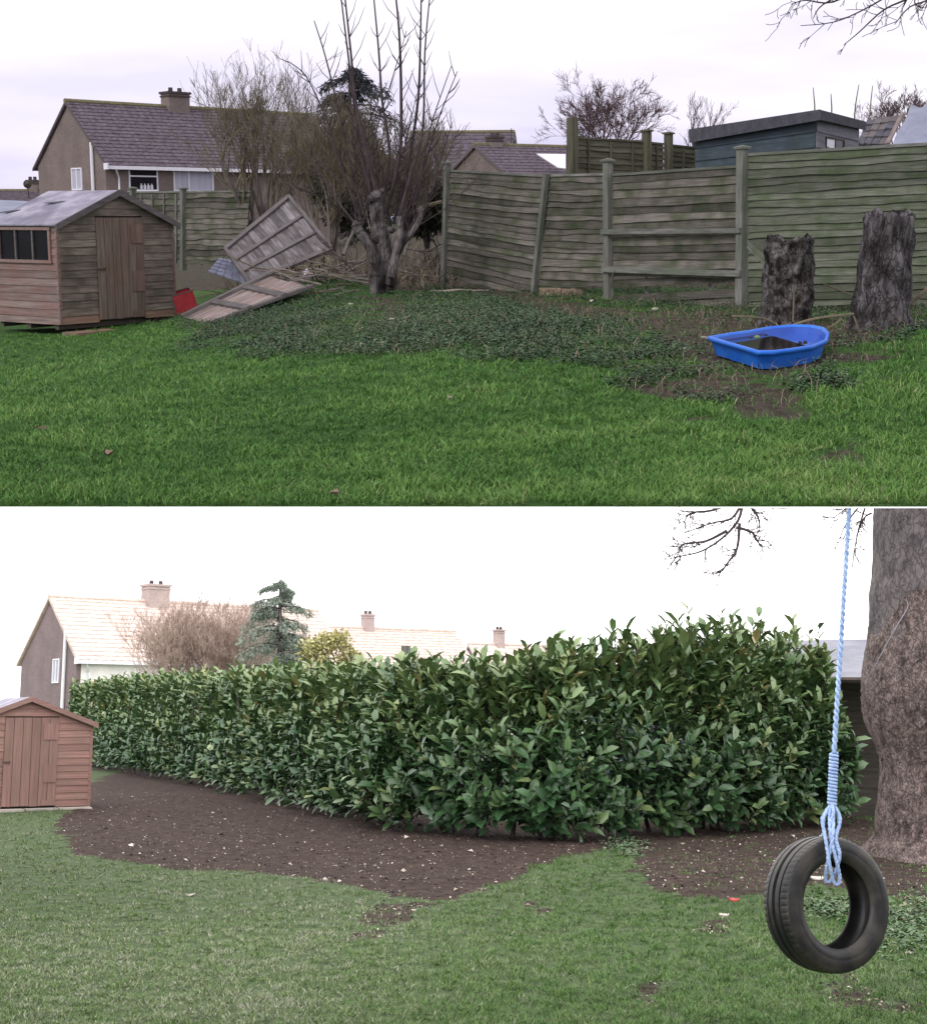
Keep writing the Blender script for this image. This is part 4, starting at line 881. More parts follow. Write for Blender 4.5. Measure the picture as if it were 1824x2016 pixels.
slab(t, 'barge_board', 'door_boards', [q[1] + n3 * .05, q[2] + n3 * .05, q[2] + n3 * .05 + Vector((.08, 0, 0)), q[1] + n3 * .05 + Vector((.08, 0, 0))], .05, n3)
q = [U.at(1754, 292, 22), U.at(1870, 290, 21), U.at(1870, 206, 23.5), U.at(1790, 210, 24)]; c = Vector((q[0].x, q[0].y, kz)); t = thing('tarpaulin_shelter', c, 0, 'blue-grey tarpaulin shelter at the far right over the green panel', 'shelter')
q = [p - c for p in q]; n3 = (q[1] - q[0]).cross(q[3] - q[0]).normalized(); m = MB(); G_ = 9
for i in range(G_ + 1):
    for k in range(G_ + 1):
        p = q[0].lerp(q[1], i / G_).lerp(q[3].lerp(q[2], i / G_), k / G_) + n3 * .03 * math.sin(i * 1.9 + k * .7); m.v.append(tuple(p))
for i in range(G_):
    for k in range(G_): a = i * (G_ + 1) + k; m.f.append((a, a + G_ + 1, a + G_ + 2, a + 1))
m.build('sheet', 'tarp', t, smooth=True)
for p in q: m = MB(); m.tube([(p.x, p.y + .03, p.z - .02), (p.x, p.y + .05, .0)], .03, 5); m.build('pole', 'metal', t)
# ---------- trees of the upper garden
def pxpath(fr, pts, y, dy=0):
    n = len(pts); return [fr.at(u, v, y + dy * i / max(1, n - 1)) for i, (u, v) in enumerate(pts)]
def smooth_path(P, k=3):
    out = []
    for i in range(len(P) - 1):
        p0 = P[max(i - 1, 0)]; p1 = P[i]; p2 = P[i + 1]; p3 = P[min(i + 2, len(P) - 1)]
        for j in range(k):
            t = j / k; out.append(.5 * ((2 * p1) + (p2 - p0) * t + (2 * p0 - 5 * p1 + 4 * p2 - p3) * t * t + (3 * p1 - p0 - 3 * p2 + p3) * t ** 3))
    out.append(P[-1]); return out
base = U.at(752, 572, 21.0); base.z = float(zU(base.x, base.y))
t = thing('pollarded_tree', base, 0, 'pollarded bare tree with knobbly trunks and long upright shoots', 'tree')
m = MB(); rng = random.Random(42)
def limb(pts, r0, r1, y=21.0, dy=0, n=9, k=5, lump=.12, yy=None):
    P = smooth_path(pxpath(U, pts, y, dy), k); nP = len(P)
    rr = [(r0 + (r1 - r0) * i / (nP - 1)) * (1 + rng.uniform(-lump, lump)) for i in range(nP)]
    m.tube([p - base for p in P], rr, n)
limb([(736, 588), (734, 548), (732, 510), (722, 478), (706, 455), (700, 440)], .06, .07, 20.8)
limb([(766, 572), (760, 525), (752, 480), (744, 440), (740, 405), (742, 380)], .135, .10, 21.1, n=12)
limb([(745, 580), (748, 540), (752, 500)], .10, .10, 21.05, n=9)
limb([(765, 560), (775, 515), (790, 480), (812, 455), (826, 430), (830, 405)], .075, .03, 21.0)
limb([(770, 545), (778, 500), (788, 460), (785, 425)], .07, .045, 20.9)
for (u, v, r) in ((700, 443, .09), (742, 384, .12), (729, 392, .09), (752, 376, .06), (770, 452, .08), (738, 470, .10), (722, 470, .08)):
    c = U.at(u, v, 21.0) - base
    for k in range(5):
        d = Vector((rng.gauss(0, 1), rng.gauss(0, 1), rng.gauss(0, .8))).normalized(); m.tube([c - d * r * .5, c + d * r * .2, c + d * r * .62], [r * .55, r * .6, r * .25], 7)
m.build('trunk', 'bark', t)
m = MB()
def shoot(pts, r, y, dy=.4, twigs=14, tl=.38):
    P = smooth_path(pxpath(U, pts, y, dy), 5); nP = len(P); m.tube([p - base for p in P], [max(r * (1 - .72 * i / nP), .006) for i in range(nP)], 5)
    for k in range(twigs):
        i = rng.randrange(int(nP * .25), nP - 1); d = (P[i + 1] - P[i]).normalized(); ax = Vector((rng.choice((-1, 1)) * rng.uniform(.5, 1), rng.gauss(0, .6), 0))
        nd = (d + ax * .9).normalized(); ln = tl * rng.uniform(.4, 1.3); p = P[i] - base; q_ = p + nd * ln * .5; q2_ = q_ + (nd + Vector((0, 0, .5))).normalized() * ln * .5
        m.tube([p, q_, q2_], [.0075, .006, .003], 3, False)
SH = [([(742, 385), (722, 300), (700, 200), (690, 100), (676, -30)], .034), ([(735, 400), (706, 280), (690, 150), (668, -30)], .030), ([(752, 390), (766, 300), (752, 200), (745, 100), (733, -30)], .032),
      ([(760, 420), (786, 300), (789, 180), (785, 60), (776, -30)], .036), ([(775, 440), (802, 330), (822, 200), (827, 80), (829, -30)], .032), ([(780, 440), (812, 330), (832, 250), (836, 100), (848, -30)], .028),
      ([(720, 430), (690, 330), (662, 200), (640, 110), (618, 40)], .022), ([(715, 440), (672, 330), (640, 230), (602, 150), (566, 120)], .020), ([(790, 450), (830, 330), (850, 240), (888, 130)], .018), ([(800, 455), (842, 300), (868, 220), (900, 140)], .018),
      ([(735, 420), (725, 330), (745, 240), (770, 160), (800, 60)], .016), ([(700, 440), (668, 400), (630, 340), (600, 300)], .02), ([(700, 445), (655, 400), (590, 370)], .014), ([(704, 440), (690, 380), (650, 260), (632, 180)], .02),
      ([(825, 430), (850, 380), (862, 330), (890, 240)], .016), ([(785, 430), (800, 370), (796, 300), (810, 220)], .016), ([(770, 450), (756, 380), (735, 320), (715, 250)], .016), ([(740, 500), (700, 520), (660, 500), (640, 470)], .012), ([(800, 490), (840, 495), (868, 480)], .012)]
for k, (pts, r) in enumerate(SH): shoot(pts, r, 21.25 + (k % 5) * .12, (k % 3 - 1) * .5)
for k in range(40):
    u0, v0 = rng.choice(((705, 445), (742, 400), (775, 445), (735, 470), (800, 460))); a = rng.gauss(0, .42); ln = rng.uniform(90, 240)
    shoot([(u0 + rng.uniform(-12, 12), v0), (u0 + math.sin(a) * ln * .5 + rng.uniform(-8, 8), v0 - math.cos(a) * ln * .45), (u0 + math.sin(a) * ln * .85, v0 - math.cos(a) * ln)], rng.uniform(.006, .011), 21.5 + rng.uniform(-.15, .7), rng.uniform(-.3, .6), 7, .3)
m.build('crown', 'twig', t)

def bare_bush(name, label, fr, u, v, y, hpx, spread_px, stems, lvl, mat_s, mat_t, seed, r=.03, kids=4, cat='bush', up=.25, wig=.14, fan=None, shrink=.6, sp=.55):
    base = fr.at(u, v, y); sc_ = F / y; Hh = hpx / sc_; rmin = y * .00011; rng = random.Random(seed)
    t = thing(name, base, 0, label, cat); a = MB(); b = MB(); tw = MB()
    for k in range(stems):
        f_ = (k + .5) / stems * 2 - 1 if stems > 1 else 0; ang = (fan if fan else spread_px / hpx * .5) * f_ + rng.gauss(0, .06)
        d = Vector((math.sin(ang), rng.gauss(0, .22), math.cos(ang))); p = Vector((f_ * .18 + rng.gauss(0, .05), rng.gauss(0, .12), -.1))
        l0 = Hh * rng.uniform(.42, .56); n = 5; pts = [p]; rr = [r * rng.uniform(.7, 1.2)]
        for i in range(n):
            d = (d + Vector((rng.gauss(0, wig * .6), rng.gauss(0, wig * .6), .04))).normalized(); pts.append(pts[-1] + d * l0 / n); rr.append(rr[0] * (1 - .5 * (i + 1) / n))
        a.tube(pts, rr, 7, False)
        for j in range(kids + 1):
            i = rng.randrange(2, n + 1); q = pts[i]; ax = Vector((rng.gauss(0, 1), rng.gauss(0, .7), rng.gauss(0, .3))).normalized()
            grow(b, q, (d + ax * rng.uniform(.3, 1) * sp * 1.3 + Vector((0, 0, up))), Hh * rng.uniform(.25, .45), rr[i] * .7, lvl, rng, Hh * .06, kids, sp, up, shrink, wig, rmin=rmin)
    a.build('trunk' if cat == 'tree' else 'stems', mat_s, t); b.build('crown' if cat == 'tree' else 'twigs', mat_t, t); return t
bare_bush('bare_bush', 'large bare grey-brown bush in front of the brick house', U, 515, 470, 27, 318, 210, 10, 3, 'bark_pale', 'twig_olive', 1, .045, 4, fan=.5)
bare_bush('bare_bush', 'thick olive bare thicket between toppled panel and pollarded tree', U, 655, 490, 25.5, 262, 210, 13, 3, 'bark_pale', 'twig_olive', 2, .03, 4, fan=.5)
bare_bush('bare_bush', 'low bare scrub directly behind the pollarded tree', U, 770, 490, 24.5, 240, 240, 11, 3, 'bark_pale', 'twig_olive', 3, .022, 4, fan=.6)
bare_bush('bare_tree', 'round reddish bare tree beyond the tallest olive post', U, 1190, 330, 58, 158, 200, 6, 3, 'twig_red', 'twig_red', 4, .07, 5, 'tree', fan=.62, sp=.8, up=.12)
bare_bush('bare_tree', 'thin bare tree left of the slate-blue summerhouse', U, 1372, 330, 52, 120, 90, 4, 2, 'twig_red', 'twig_red', 5, .05, 4, 'tree', fan=.4)
bare_bush('bare_tree', 'wide bare tree crown at the far right behind the shingled shed', U, 1765, 300, 66, 108, 220, 8, 3, 'twig_red', 'twig_red', 6, .06, 4, 'tree', fan=.75, sp=.8)
for i, (u0, v0, u1, v1, lab) in enumerate(((1604, 240, 1600, 172, 'leftmost thin cane above the summerhouse roof'), (1636, 236, 1635, 184, 'short thin cane above the summerhouse roof corner'), (1674, 250, 1690, 166, 'slanting thin cane above the summerhouse end'), (1706, 250, 1717, 168, 'rightmost tall thin cane by the shingled shed'))):
    stick('cane', lab, 'cane', [U.at(u0, v0 + 90, 32), U.at((u0 + u1) / 2 + 1, (v0 + v1) / 2, 32), U.at(u1, v1, 32)], [.02, .015, .008], 'twig_olive', 4)
def leafy(name, label, fr, u, v, y, wpx, hpx, n, mat, seed, ls=(.10, .04), cat='bush', dark=None, tint=(0, 1), depth=None):
    base = fr.at(u, v, y); s = y / F; rg = np.random.default_rng(seed); t = thing(name, base, 0, label, cat)
    Wm, Hm = wpx * s / 2, hpx * s / 2; Dm = depth or Wm
    k = 26; cl = rg.normal(size=(k, 3)); cl = cl / np.linalg.norm(cl, axis=1, keepdims=True) * rg.uniform(.45, .82, (k, 1)); cl[:, 2] = np.abs(cl[:, 2]) * 1.0 if False else cl[:, 2]
    which = rg.integers(0, k, n); P = cl[which] + norm(rg.normal(size=(n, 3))) * (rg.uniform(.1, .34, (n, 1)))
    out = norm(P - cl[which] * .5); P = P * [Wm, Dm, Hm] + [0, 0, Hm]
    tn = np.clip(rg.uniform(tint[0], tint[1], n) * .6 + .4 * rg.uniform(0, 1, k)[which], 0, 1)
    D = norm(out + rg.normal(size=(n, 3)) * .6); Nn = norm(rg.normal(size=(n, 3)) + [0, -.3, .8])
    V, Fq, Tr, ti = leaf_arrays(P, D, Nn, rg.uniform(.6, 1.3, n) * ls[0], rg.uniform(.7, 1.3, n) * ls[1], tn, simple=True)
    o = link('foliage', npmesh('foliage', V, Fq, ti), mat, t); o['kind'] = 'stuff'
    m = MB(); rng = random.Random(seed)
    for i in range(7):
        a = rng.uniform(0, 6.28); m.tube([(0, 0, -.1), (math.cos(a) * Wm * .25, math.sin(a) * Dm * .25, Hm * .8), (math.cos(a) * Wm * .55, math.sin(a) * Dm * .55, Hm * 1.5)], [.04, .03, .01], 5)
    m.build('stems', 'bark', t); return t
leafy('evergreen_bush', 'dark ivy-like evergreen bush beside the free fence post', U, 840, 480, 26.5, 150, 190, 9000, 'evergreen', 7, (.09, .05))
leafy('evergreen_bush', 'dull dark evergreen mass under the conifer behind the thicket', U, 690, 470, 38, 210, 220, 9000, 'evergreen', 17, (.14, .07))
def conifer(name, label, fr, u, v, y, H, mat, seed, tiers, pxw):
    base = fr.at(u, v, y); t = thing(name, base, 0, label, 'tree'); rg = random.Random(seed); ng = np.random.default_rng(seed)
    m = MB(); m.tube([(0, 0, -.2), (.05, 0, H * .5), (0, 0, H)], [.16, .1, .02], 7); m.build('trunk', 'bark', t)
    b = MB(); P = []; D = []
    for k in range(tiers):
        f_ = k / tiers; z = H * (.35 + .63 * f_); a = rg.uniform(0, 6.28); ln = pxw * (1 - f_ * .62) * rg.uniform(.5, 1.2)
        p = Vector((0, 0, z)); d = Vector((math.cos(a), math.sin(a), .25)); pts = [p]
        for i in range(7):
            d = (d + Vector((rg.gauss(0, .1), rg.gauss(0, .1), -.10))).normalized(); p = p + d * ln / 7; pts.append(p)
            for j in range(44):
                s = Vector((rg.gauss(0, 1), rg.gauss(0, 1), rg.gauss(-.9, .5))).normalized(); P.append(p + Vector((rg.gauss(0, .07), rg.gauss(0, .07), rg.gauss(-.10, .10))) * ln * .8); D.append(s + d * .8)
        b.tube(pts, [.03 * (1 - i / 9) for i in range(8)], 4, False)
    b.build('branches', 'bark', t)
    P = np.array([tuple(p) for p in P]); D = np.array([tuple(p) for p in D]); n = len(P)
    V, Fq, Tr, ti = leaf_arrays(P, D, ng.normal(size=(n, 3)), ng.uniform(.08, .22, n), ng.uniform(.02, .04, n), ng.uniform(0, 1, n), simple=True)
    o = link('crown', npmesh('crown', V, Fq, ti), mat, t); o['kind'] = 'stuff'
conifer('conifer', 'dark drooping conifer behind the pollarded tree', U, 690, 440, 40, 4.3, 'conifer', 3, 34, 2.0)
# overhanging branch, top right
b0 = U.at(1990, -230, 11.0); t = thing('overhanging_branch', b0, 0, 'bare twiggy branch hanging into the sky at top right', 'branch'); m = MB(); rng = random.Random(77)
def hang(root, pts, y, r, n_tw, ln, fr, mm, rg, rmin=.0025):
    P = smooth_path([fr.at(u, v, y) for u, v in pts], 4); nP = len(P); mm.tube([p - root for p in P], [max(r * (1 - .8 * i / nP), rmin) for i in range(nP)], 5, False)
    for k in range(n_tw):
        i = rg.randrange(int(nP * .25), nP - 1); d = (P[i + 1] - P[i]).normalized(); ax = Vector((rg.gauss(0, 1), rg.gauss(0, .4), rg.gauss(0, 1))); ax = (ax - d * ax.dot(d)).normalized()
        grow(mm, P[i] - root, d + ax * .8, ln * rg.uniform(.4, 1.1), r * .35, 1, rg, ln * .18, 3, .7, .1, .55, .22, rmin=rmin)
for pts in ([(1990, -230), (1850, -60), (1760, -5), (1700, 30), (1640, 55), (1575, 62)], [(1850, -60), (1730, -30), (1640, 15), (1585, 12), (1556, 20)], [(1850, -60), (1800, 0), (1740, 30), (1690, 75), (1660, 100)], [(1880, -90), (1840, 0), (1790, 25), (1760, 60)], [(1760, -5), (1690, -10), (1620, 20), (1600, 48)], [(1900, -110), (1840, -30), (1800, 10), (1812, 28)]):
    hang(b0, [(a_, b_2 - 12) for a_, b_2 in pts], 11.0, .011, 9, .22, U, m, rng)
m.build('twigs', 'twig', t)

# ---------- stumps
def stump(name, label, u0, u1, vt, vb, y, seed, mat, lean=0):
    c = U.at((u0 + u1) / 2, vb, y); zg = float(zU(c.x, c.y)); top = U.at((u0 + u1) / 2, vt, y).z; r = (u1 - u0) / 2 * y / F; rg = random.Random(seed)
    t = thing(name, (c.x, c.y, zg - .05), 0, label, 'tree stump'); m = MB(); n = 56; rows = 44; H = top - zg + .05
    ph = [rg.uniform(0, 6.28) for _ in range(6)]
    for j in range(rows + 1):
        f_ = j / rows
        for k in range(n):
            a = k / n * 2 * math.pi
            rr = r * (1.16 - .22 * f_ + .25 * max(0, .16 - f_) * 8) * (1 + .10 * math.sin(2 * a + ph[0] + f_) + .07 * math.sin(5 * a + ph[1] + 2 * f_) + .05 * math.sin(9 * a + ph[2] - 5 * f_) + .05 * math.sin(6 * f_ * 3 + 3 * a + ph[3]) + .018 * math.sin(13 * a + 4 * math.sin(7 * f_) + ph[5]) + .014 * math.sin(21 * a - 9 * f_) + rg.uniform(-.025, .025))
            z = f_ * H
            if j == rows: z += .04 * math.sin(2 * a + ph[4]) + .015 * math.sin(7 * a) + rg.uniform(-.012, .015)
            m.v.append((rr * math.cos(a) + lean * f_ * H, rr * math.sin(a), z))
    for j in range(rows):
        for k in range(n): q = j * n + k; q2 = j * n + (k + 1) % n; m.f.append((q, q2, q2 + n, q + n))
    c_ = len(m.v); m.v.append((lean * H, 0, H - .14))
    for k in range(n): m.f.append((rows * n + k, rows * n + (k + 1) % n, c_))
    m.build('trunk', mat, t, smooth=True)
stump('tree_stump', 'shorter blackened rotten stump behind the blue sandpit', 1506, 1590, 470, 640, 13.9, 1, 'stump')
stump('tree_stump', 'taller grey barked stump in front of the green fence panel', 1686, 1774, 420, 660, 13.2, 4, 'stump_pale', .03)

# ---------- shell sandpit
rimpx = [(1393, 662), (1432, 655), (1470, 650), (1515, 642), (1560, 638), (1598, 639), (1622, 644), (1632, 654), (1628, 668), (1602, 679), (1562, 685), (1522, 690), (1490, 690), (1456, 680), (1420, 670)]
yc = 8.0
while U.at(1512, 668, yc).z > float(zU(U.at(1512, 668, yc).x, yc)) + .165 and yc < 14: yc += .02
cc = U.at(1512, 668, yc); zgp = float(zU(cc.x, cc.y)); npl = Vector((0, -.055, 1)).normalized()
hz = .19; org = Vector((cc.x, cc.y, zgp - .02)); opl = Vector((cc.x, cc.y, U.at(1512, 668, yc).z))
rim = [U.onplane(opl, npl, *p) - org for p in rimpx]; cr_ = sum(rim, Vector()) / len(rim); base_z = .02
print('POOL y', yc)
POOLXY = [(p.x + org.x, p.y + org.y) for p in rim]
t = thing('sandpit', org, 0, 'bright blue plastic shell sandpit holding dark water', 'sandpit')
def ring(f_, z, lift=0): return [Vector((cr_.x + (p.x - cr_.x) * f_, cr_.y + (p.y - cr_.y) * f_, (p.z + z))) for p in rim]
def dens(P, k=3):
    Q = []
    n = len(P)
    for i in range(n):
        p0, p1, p2, p3 = P[i - 1], P[i], P[(i + 1) % n], P[(i + 2) % n]
        for j in range(k):
            s = j / k; Q.append(p1.lerp(p2, s))
    return Q
m = MB(); rings = [ring(.88, -.145), ring(.91, -.09), ring(.94, -.055), ring(.945, -.035), ring(1.0, -.035), ring(1.01, -.015), ring(1.0, 0), ring(.95, 0), ring(.935, -.02)]
rr_ = [dens(r) for r in rings]; nn_ = len(rr_[0])
for k in range(3):     # moulded flutes on the outside
    for i in range(nn_):
        fl = 1 + .012 * math.sin(i * 2.2) * (k < 2); p = rr_[k][i]; rr_[k][i] = Vector((cr_.x + (p.x - cr_.x) * fl, cr_.y + (p.y - cr_.y) * fl, p.z))
for r in rr_: m.v += [tuple(p) for p in r]
for j in range(len(rr_) - 1):
    for i in range(nn_): a, b = j * nn_ + i, j * nn_ + (i + 1) % nn_; m.f.append((a, b, b + nn_, a + nn_))
m.build('outer_wall', 'pool', t, smooth=True)
m = MB(); ins = [dens(ring(.936, -.021)), dens(ring(.90, -.06)), dens(ring(.86, -.12)), dens(ring(.5, -.15))]
for r in ins: m.v += [tuple(p) for p in r]
for j in range(3):
    for i in range(nn_): a, b = j * nn_ + i, j * nn_ + (i + 1) % nn_; m.f.append((a, b, b + nn_, a + nn_))
m.f.append(tuple(range(3 * nn_, 4 * nn_))); m.build('inner_shell', 'pool_in', t, smooth=True)
wr = dens(ring(.918, -.042)); m = MB(); m.v = [tuple(p) for p in wr]; m.f = [tuple(range(nn_))]
wz = min(p.z for p in wr) * .5 + max(p.z for p in wr) * .5
sel = [p for p in wr]; half = []
m = MB(); m.poly([Vector((p.x, p.y, p.z)) for p in wr if p.x < cr_.x + .16 - .25 * (p.y - cr_.y)]); m.build('water', 'water', t)
for i, (u, v) in enumerate(((1478, 656), (1508, 651), (1585, 663), (1575, 664))):
    p = U.onplane(opl, npl, u, v) - org; m = MB(); g = Vector((p.x, p.y, p.z - .06)); m.poly([g + Vector((-.018, 0, 0)), g + Vector((.014, -.014, .008)), g + Vector((.022, .022, .022)), g + Vector((-.005, .035, .03))]); m.build('wet_leaf', 'dark', t)
p = U.onplane(opl, npl, 1490, 653); bm = bpy.data.meshes.new('ball')
import bmesh
b = bmesh.new(); bmesh.ops.create_uvsphere(b, u_segments=16, v_segments=10, radius=.028); b.to_mesh(bm); b.free(); o = link('tennis_ball', bm, 'ball', smooth=True); o.location = (p.x, p.y, p.z - .055); tag(o, 'faded green tennis ball floating in the blue sandpit', 'ball')
tw = [([(1480, 660), (1530, 650), (1600, 628), (1680, 618)], 12.6, .012, 'long curved twig resting across the blue sandpit rim'), ([(1440, 622), (1500, 626), (1530, 640)], 13.2, .009, 'thin pale arched stem left of the shorter stump'), ([(1560, 634), (1562, 580), (1559, 560)], 13.1, .008, 'upright pale stem before the shorter stump'),
      ([(1600, 660), (1640, 640), (1655, 628)], 12.4, .009, 'short stick at the right rim of the sandpit'), ([(1620, 558), (1660, 575), (1686, 585)], 14.2, .009, 'stick slanting between the two stumps'), ([(1770, 610), (1800, 590), (1835, 560)], 13.4, .02, 'grey branch leaning at the right picture edge'), ([(1680, 622), (1692, 660), (1690, 690)], 12.8, .008, 'pale stem bending at the foot of the taller stump'), ([(1205, 600), (1200, 560), (1210, 530)], 18.5, .006, 'thin wiry stem rising before the cross-railed panel'), ([(870, 397), (840, 405), (800, 425)], 22.5, .03, 'broken rail reaching from the free fence post to the tree')]
for pts, y, r, lab in tw: stick('stick', lab, 'stick', smooth_path(pxpath(U, pts, y), 4), r, 'twig_olive', 5)

# ---------- plants and litter on the upper ground
rgU = np.random.default_rng(11)
def scatter(fr, n, ymin, ymax, rg, margin=1.2, pw=1.6):
    """points on the ground seen from the garden's near side, denser towards the front"""
    t = rg.uniform(0, 1, n); y = (ymin ** (1 - pw) + t * (ymax ** (1 - pw) - ymin ** (1 - pw))) ** (1 / (1 - pw)) if pw != 1 else ymin * (ymax / ymin) ** t
    hw = 912 / F * y + margin; x = rg.uniform(-1, 1, n) * hw; return x, y
def tuft(fr, n, per, ymin, ymax, rg, margin, pw, spread):
    """blade roots gathered in tufts; returns roots and the tuft each belongs to"""
    m = n // per; x, y = scatter(fr, m, ymin, ymax, rg, margin, pw); k = rg.integers(0, m, n); r = np.abs(rg.normal(0, spread, n)); a = rg.uniform(0, 6.283, n)
    y2 = np.maximum(y[k] + r * np.sin(a), ymin); return x[k] + r * np.cos(a), y2, k, a, m
def blades(fr, x, y, ln, wd, tint, rg, lean=.55, az=None):
    n = len(x); z = fr.zg(x, y); P = np.stack([x, y, z - .003], 1); a = rg.uniform(0, 6.283, n) if az is None else az + rg.normal(0, .7, n); le = np.abs(rg.normal(0, lean, n)).clip(0, 1.5)
    D = np.stack([np.cos(a) * np.sin(le), np.sin(a) * np.sin(le), np.cos(le)], 1)
    a2 = a + 1.57 + rg.normal(0, .8, n); S = np.stack([np.cos(a2), np.sin(a2), np.zeros(n)], 1)
    ln = ln[:, None]; wd = wd[:, None]; b2 = norm(D + np.stack([np.cos(a), np.sin(a), -np.full(n, .6)], 1) * .6)
    mid = P + D * ln * .5; tip = mid + b2 * ln * .5; tip[:, 2] = np.maximum(tip[:, 2], z + .004)
    V = np.stack([P, mid + S * wd / 2, tip, mid - S * wd / 2], 1).reshape(-1, 3)
    return V, np.arange(n)[:, None] * 4 + np.array([[0, 1, 2, 3]]), np.zeros((0, 3), int), np.repeat(tint, 4)
x, y, tk, ta, tm = tuft(U, 420000, 15, EDGE + .03, 24, rgU, 1.0, 1.9, .035)
keep = ((soilU(x, y) < .2) | (rgU.uniform(0, 1, len(x)) < np.where(soilU(x, y) > .5, .07, .34 + .3 * wob(x, y, 1.3, 4)))) & ~in_poly(x, y, POOLXY) & ~((x < -3.9) & (y > 21.6 + (x + 6) * .7) & (y < 25)) & ~in_poly(x, y, DOORXY)
x, y, tk, ta = x[keep], y[keep], tk[keep], ta[keep]
k = len(x); patch = np.clip(.5 + .38 * wob(x, y, .55, 2) + .28 * wob(x, y, 1.9, 5) + .22 * wob(x, y, 5.5, 6), 0, 1)
tl2 = rgU.uniform(.7, 1.45, tm)[tk]; tt2 = rgU.normal(0, .10, tm)[tk]; wl = soilU(x, y) > .2
ln = (.030 + .030 * patch) * rgU.uniform(.6, 1.4, k) * tl2 * (1 + .6 * sm(2.2, 4.2, x) * sm(14, 9, y)); wd = (.0022 + .00034 * y) * rgU.uniform(.7, 1.3, k)
ti = np.clip(.46 + .62 * (patch - .5) + tt2 + rgU.normal(0, .12, k) + .08 * sm(11, 7, y) - .06 * sm(11, 16, y) - .12 * wl + (rgU.uniform(0, 1, k) < .03) * .45, 0, 1)
V, Fq, Tr, tt = blades(U, x, y, ln, wd, ti, rgU, .85, ta)
tag(link('grass', npmesh('grass', V, Fq, tt, Tr), 'grass'), 'short bright green grass of the upper lawn', 'grass', kind='stuff')
# low weeds: rosettes of small leaves
def weeds(fr, x, y, per, size, rg, tint0, mat, label):
    n = len(x); X = np.repeat(x, per); Y = np.repeat(y, per); k = len(X); hh = np.repeat(rg.uniform(.02, .12, n), per)
    X = X + rg.normal(0, .05, k); Y = Y + rg.normal(0, .05, k); Z = fr.zg(X, Y) + rg.uniform(0, 1, k) * hh
    a = rg.uniform(0, 6.283, k); D = np.stack([np.cos(a), np.sin(a), rg.uniform(-.1, .7, k)], 1); Nn = np.stack([rg.normal(0, .35, k), rg.normal(0, .35, k) - .15, np.ones(k)], 1)
    ti = np.clip(np.repeat(tint0 + rg.normal(0, .12, n), per) + rg.normal(0, .13, k), 0, 1)
    V, Fq, Tr, tt = leaf_arrays(np.stack([X, Y, Z], 1), D, Nn, size * rg.uniform(.6, 1.4, k), size * .55 * rg.uniform(.7, 1.3, k), ti, simple=True)
    return tag(link('ground_cover', npmesh('ground_cover', V, Fq, tt), mat), label, 'weeds', kind='stuff')
x, y = scatter(U, 46000, 9.0, 26, rgU, .6, 1.2); s = soilU(x, y); dn_ = .7 * wob(x, y, 1.3, 9) + .6 * wob(x, y, 3.3, 4)
keep = (s > .3) & ((s < .5) | (rgU.uniform(0, 1, len(x)) < .10)) & (dn_ + rgU.normal(0, .14, len(x)) > -.08 + .25 * sm(1.0, 2.5, x)) & ~in_poly(x, y, POOLXY) & ~in_poly(x, y, DOORXY); x, y = x[keep], y[keep]
weeds(U, x, y, 9, .031, rgU, .54 + .24 * wob(x, y, .9, 3), 'weed', 'low dark green weeds before the broken fence')
x, y = scatter(U, 14000, 9.0, 25.5, rgU, .6, 1.1); s = soilU(x, y, .5); keep = (s > .3) & ~in_poly(x, y, POOLXY) & ~in_poly(x, y, DOORXY); x, y = x[keep], y[keep]; k = len(x)
V, Fq, Tr, tt = blades(U, x, y, rgU.uniform(.06, .22, k), rgU.uniform(.004, .008, k), np.clip(rgU.normal(.45, .25, k), 0, 1), rgU, .9)
x2, y2 = scatter(U, 15000, 21.8, 31, rgU, 0, 1.1); kp = (x2 > -3.9 - .1 * (y2 - 22)) & (x2 < .0 - .05 * (y2 - 22)) & ((y2 > 22.6) | (x2 > -2.9)) & ~in_poly(x2, y2, DOORXY); x2, y2 = x2[kp], y2[kp]; k2 = len(x2)
V2, F2, T2, t2 = blades(U, x2, y2, rgU.uniform(.15, .6, k2) * (1 + .9 * sm(24, 28, y2)), rgU.uniform(.008, .022, k2), np.clip(rgU.normal(.38, .3, k2), 0, 1), rgU, 1.5)
tag(link('dead_stems', npmesh('dead_stems', np.concatenate([V, V2]), np.concatenate([Fq, F2 + len(V)]), np.concatenate([tt, t2]), np.concatenate([Tr, T2 + len(V)])), 'dead'), 'dry dead stems strewn over weeds and soil', 'stems', kind='stuff')
# heap of cut branches behind and beside the pollarded tree
hb = U.ground(690, 556); BR = thing('brush_heap', hb, 0, 'heap of cut branches and twigs behind the pollarded tree', 'brush heap'); rg = random.Random(61)
for i in range(130):
    uu, vv = (rg.gauss(650, 42), rg.gauss(557, 12)) if i < 80 else (rg.gauss(832, 22), rg.gauss(546, 9))
    g = U.ground(uu, max(vv, 512)); g.y = min(g.y, 26.5); a = rg.uniform(0, 6.283); ln = rg.uniform(.35, 1.2); d = Vector((math.cos(a), math.sin(a) * .6, rg.uniform(-.05, .35))); p = Vector((g.x, g.y, float(zU(g.x, g.y)) + rg.uniform(.03, .22))) - hb
    P_ = [p]
    for k_ in range(4): d = (d + Vector((rg.gauss(0, .15), rg.gauss(0, .15), rg.gauss(-.04, .1)))).normalized(); P_.append(P_[-1] + d * ln / 4)
    m = MB(); r_ = rg.uniform(.006, .018); m.tube(P_, [r_, r_ * .9, r_ * .8, r_ * .6, r_ * .35], 5); m.build('cut_branch', rg.choice(('twig_olive', 'bark_pale', 'door_boards', 'twig_olive', 'bark_pale')), BR)
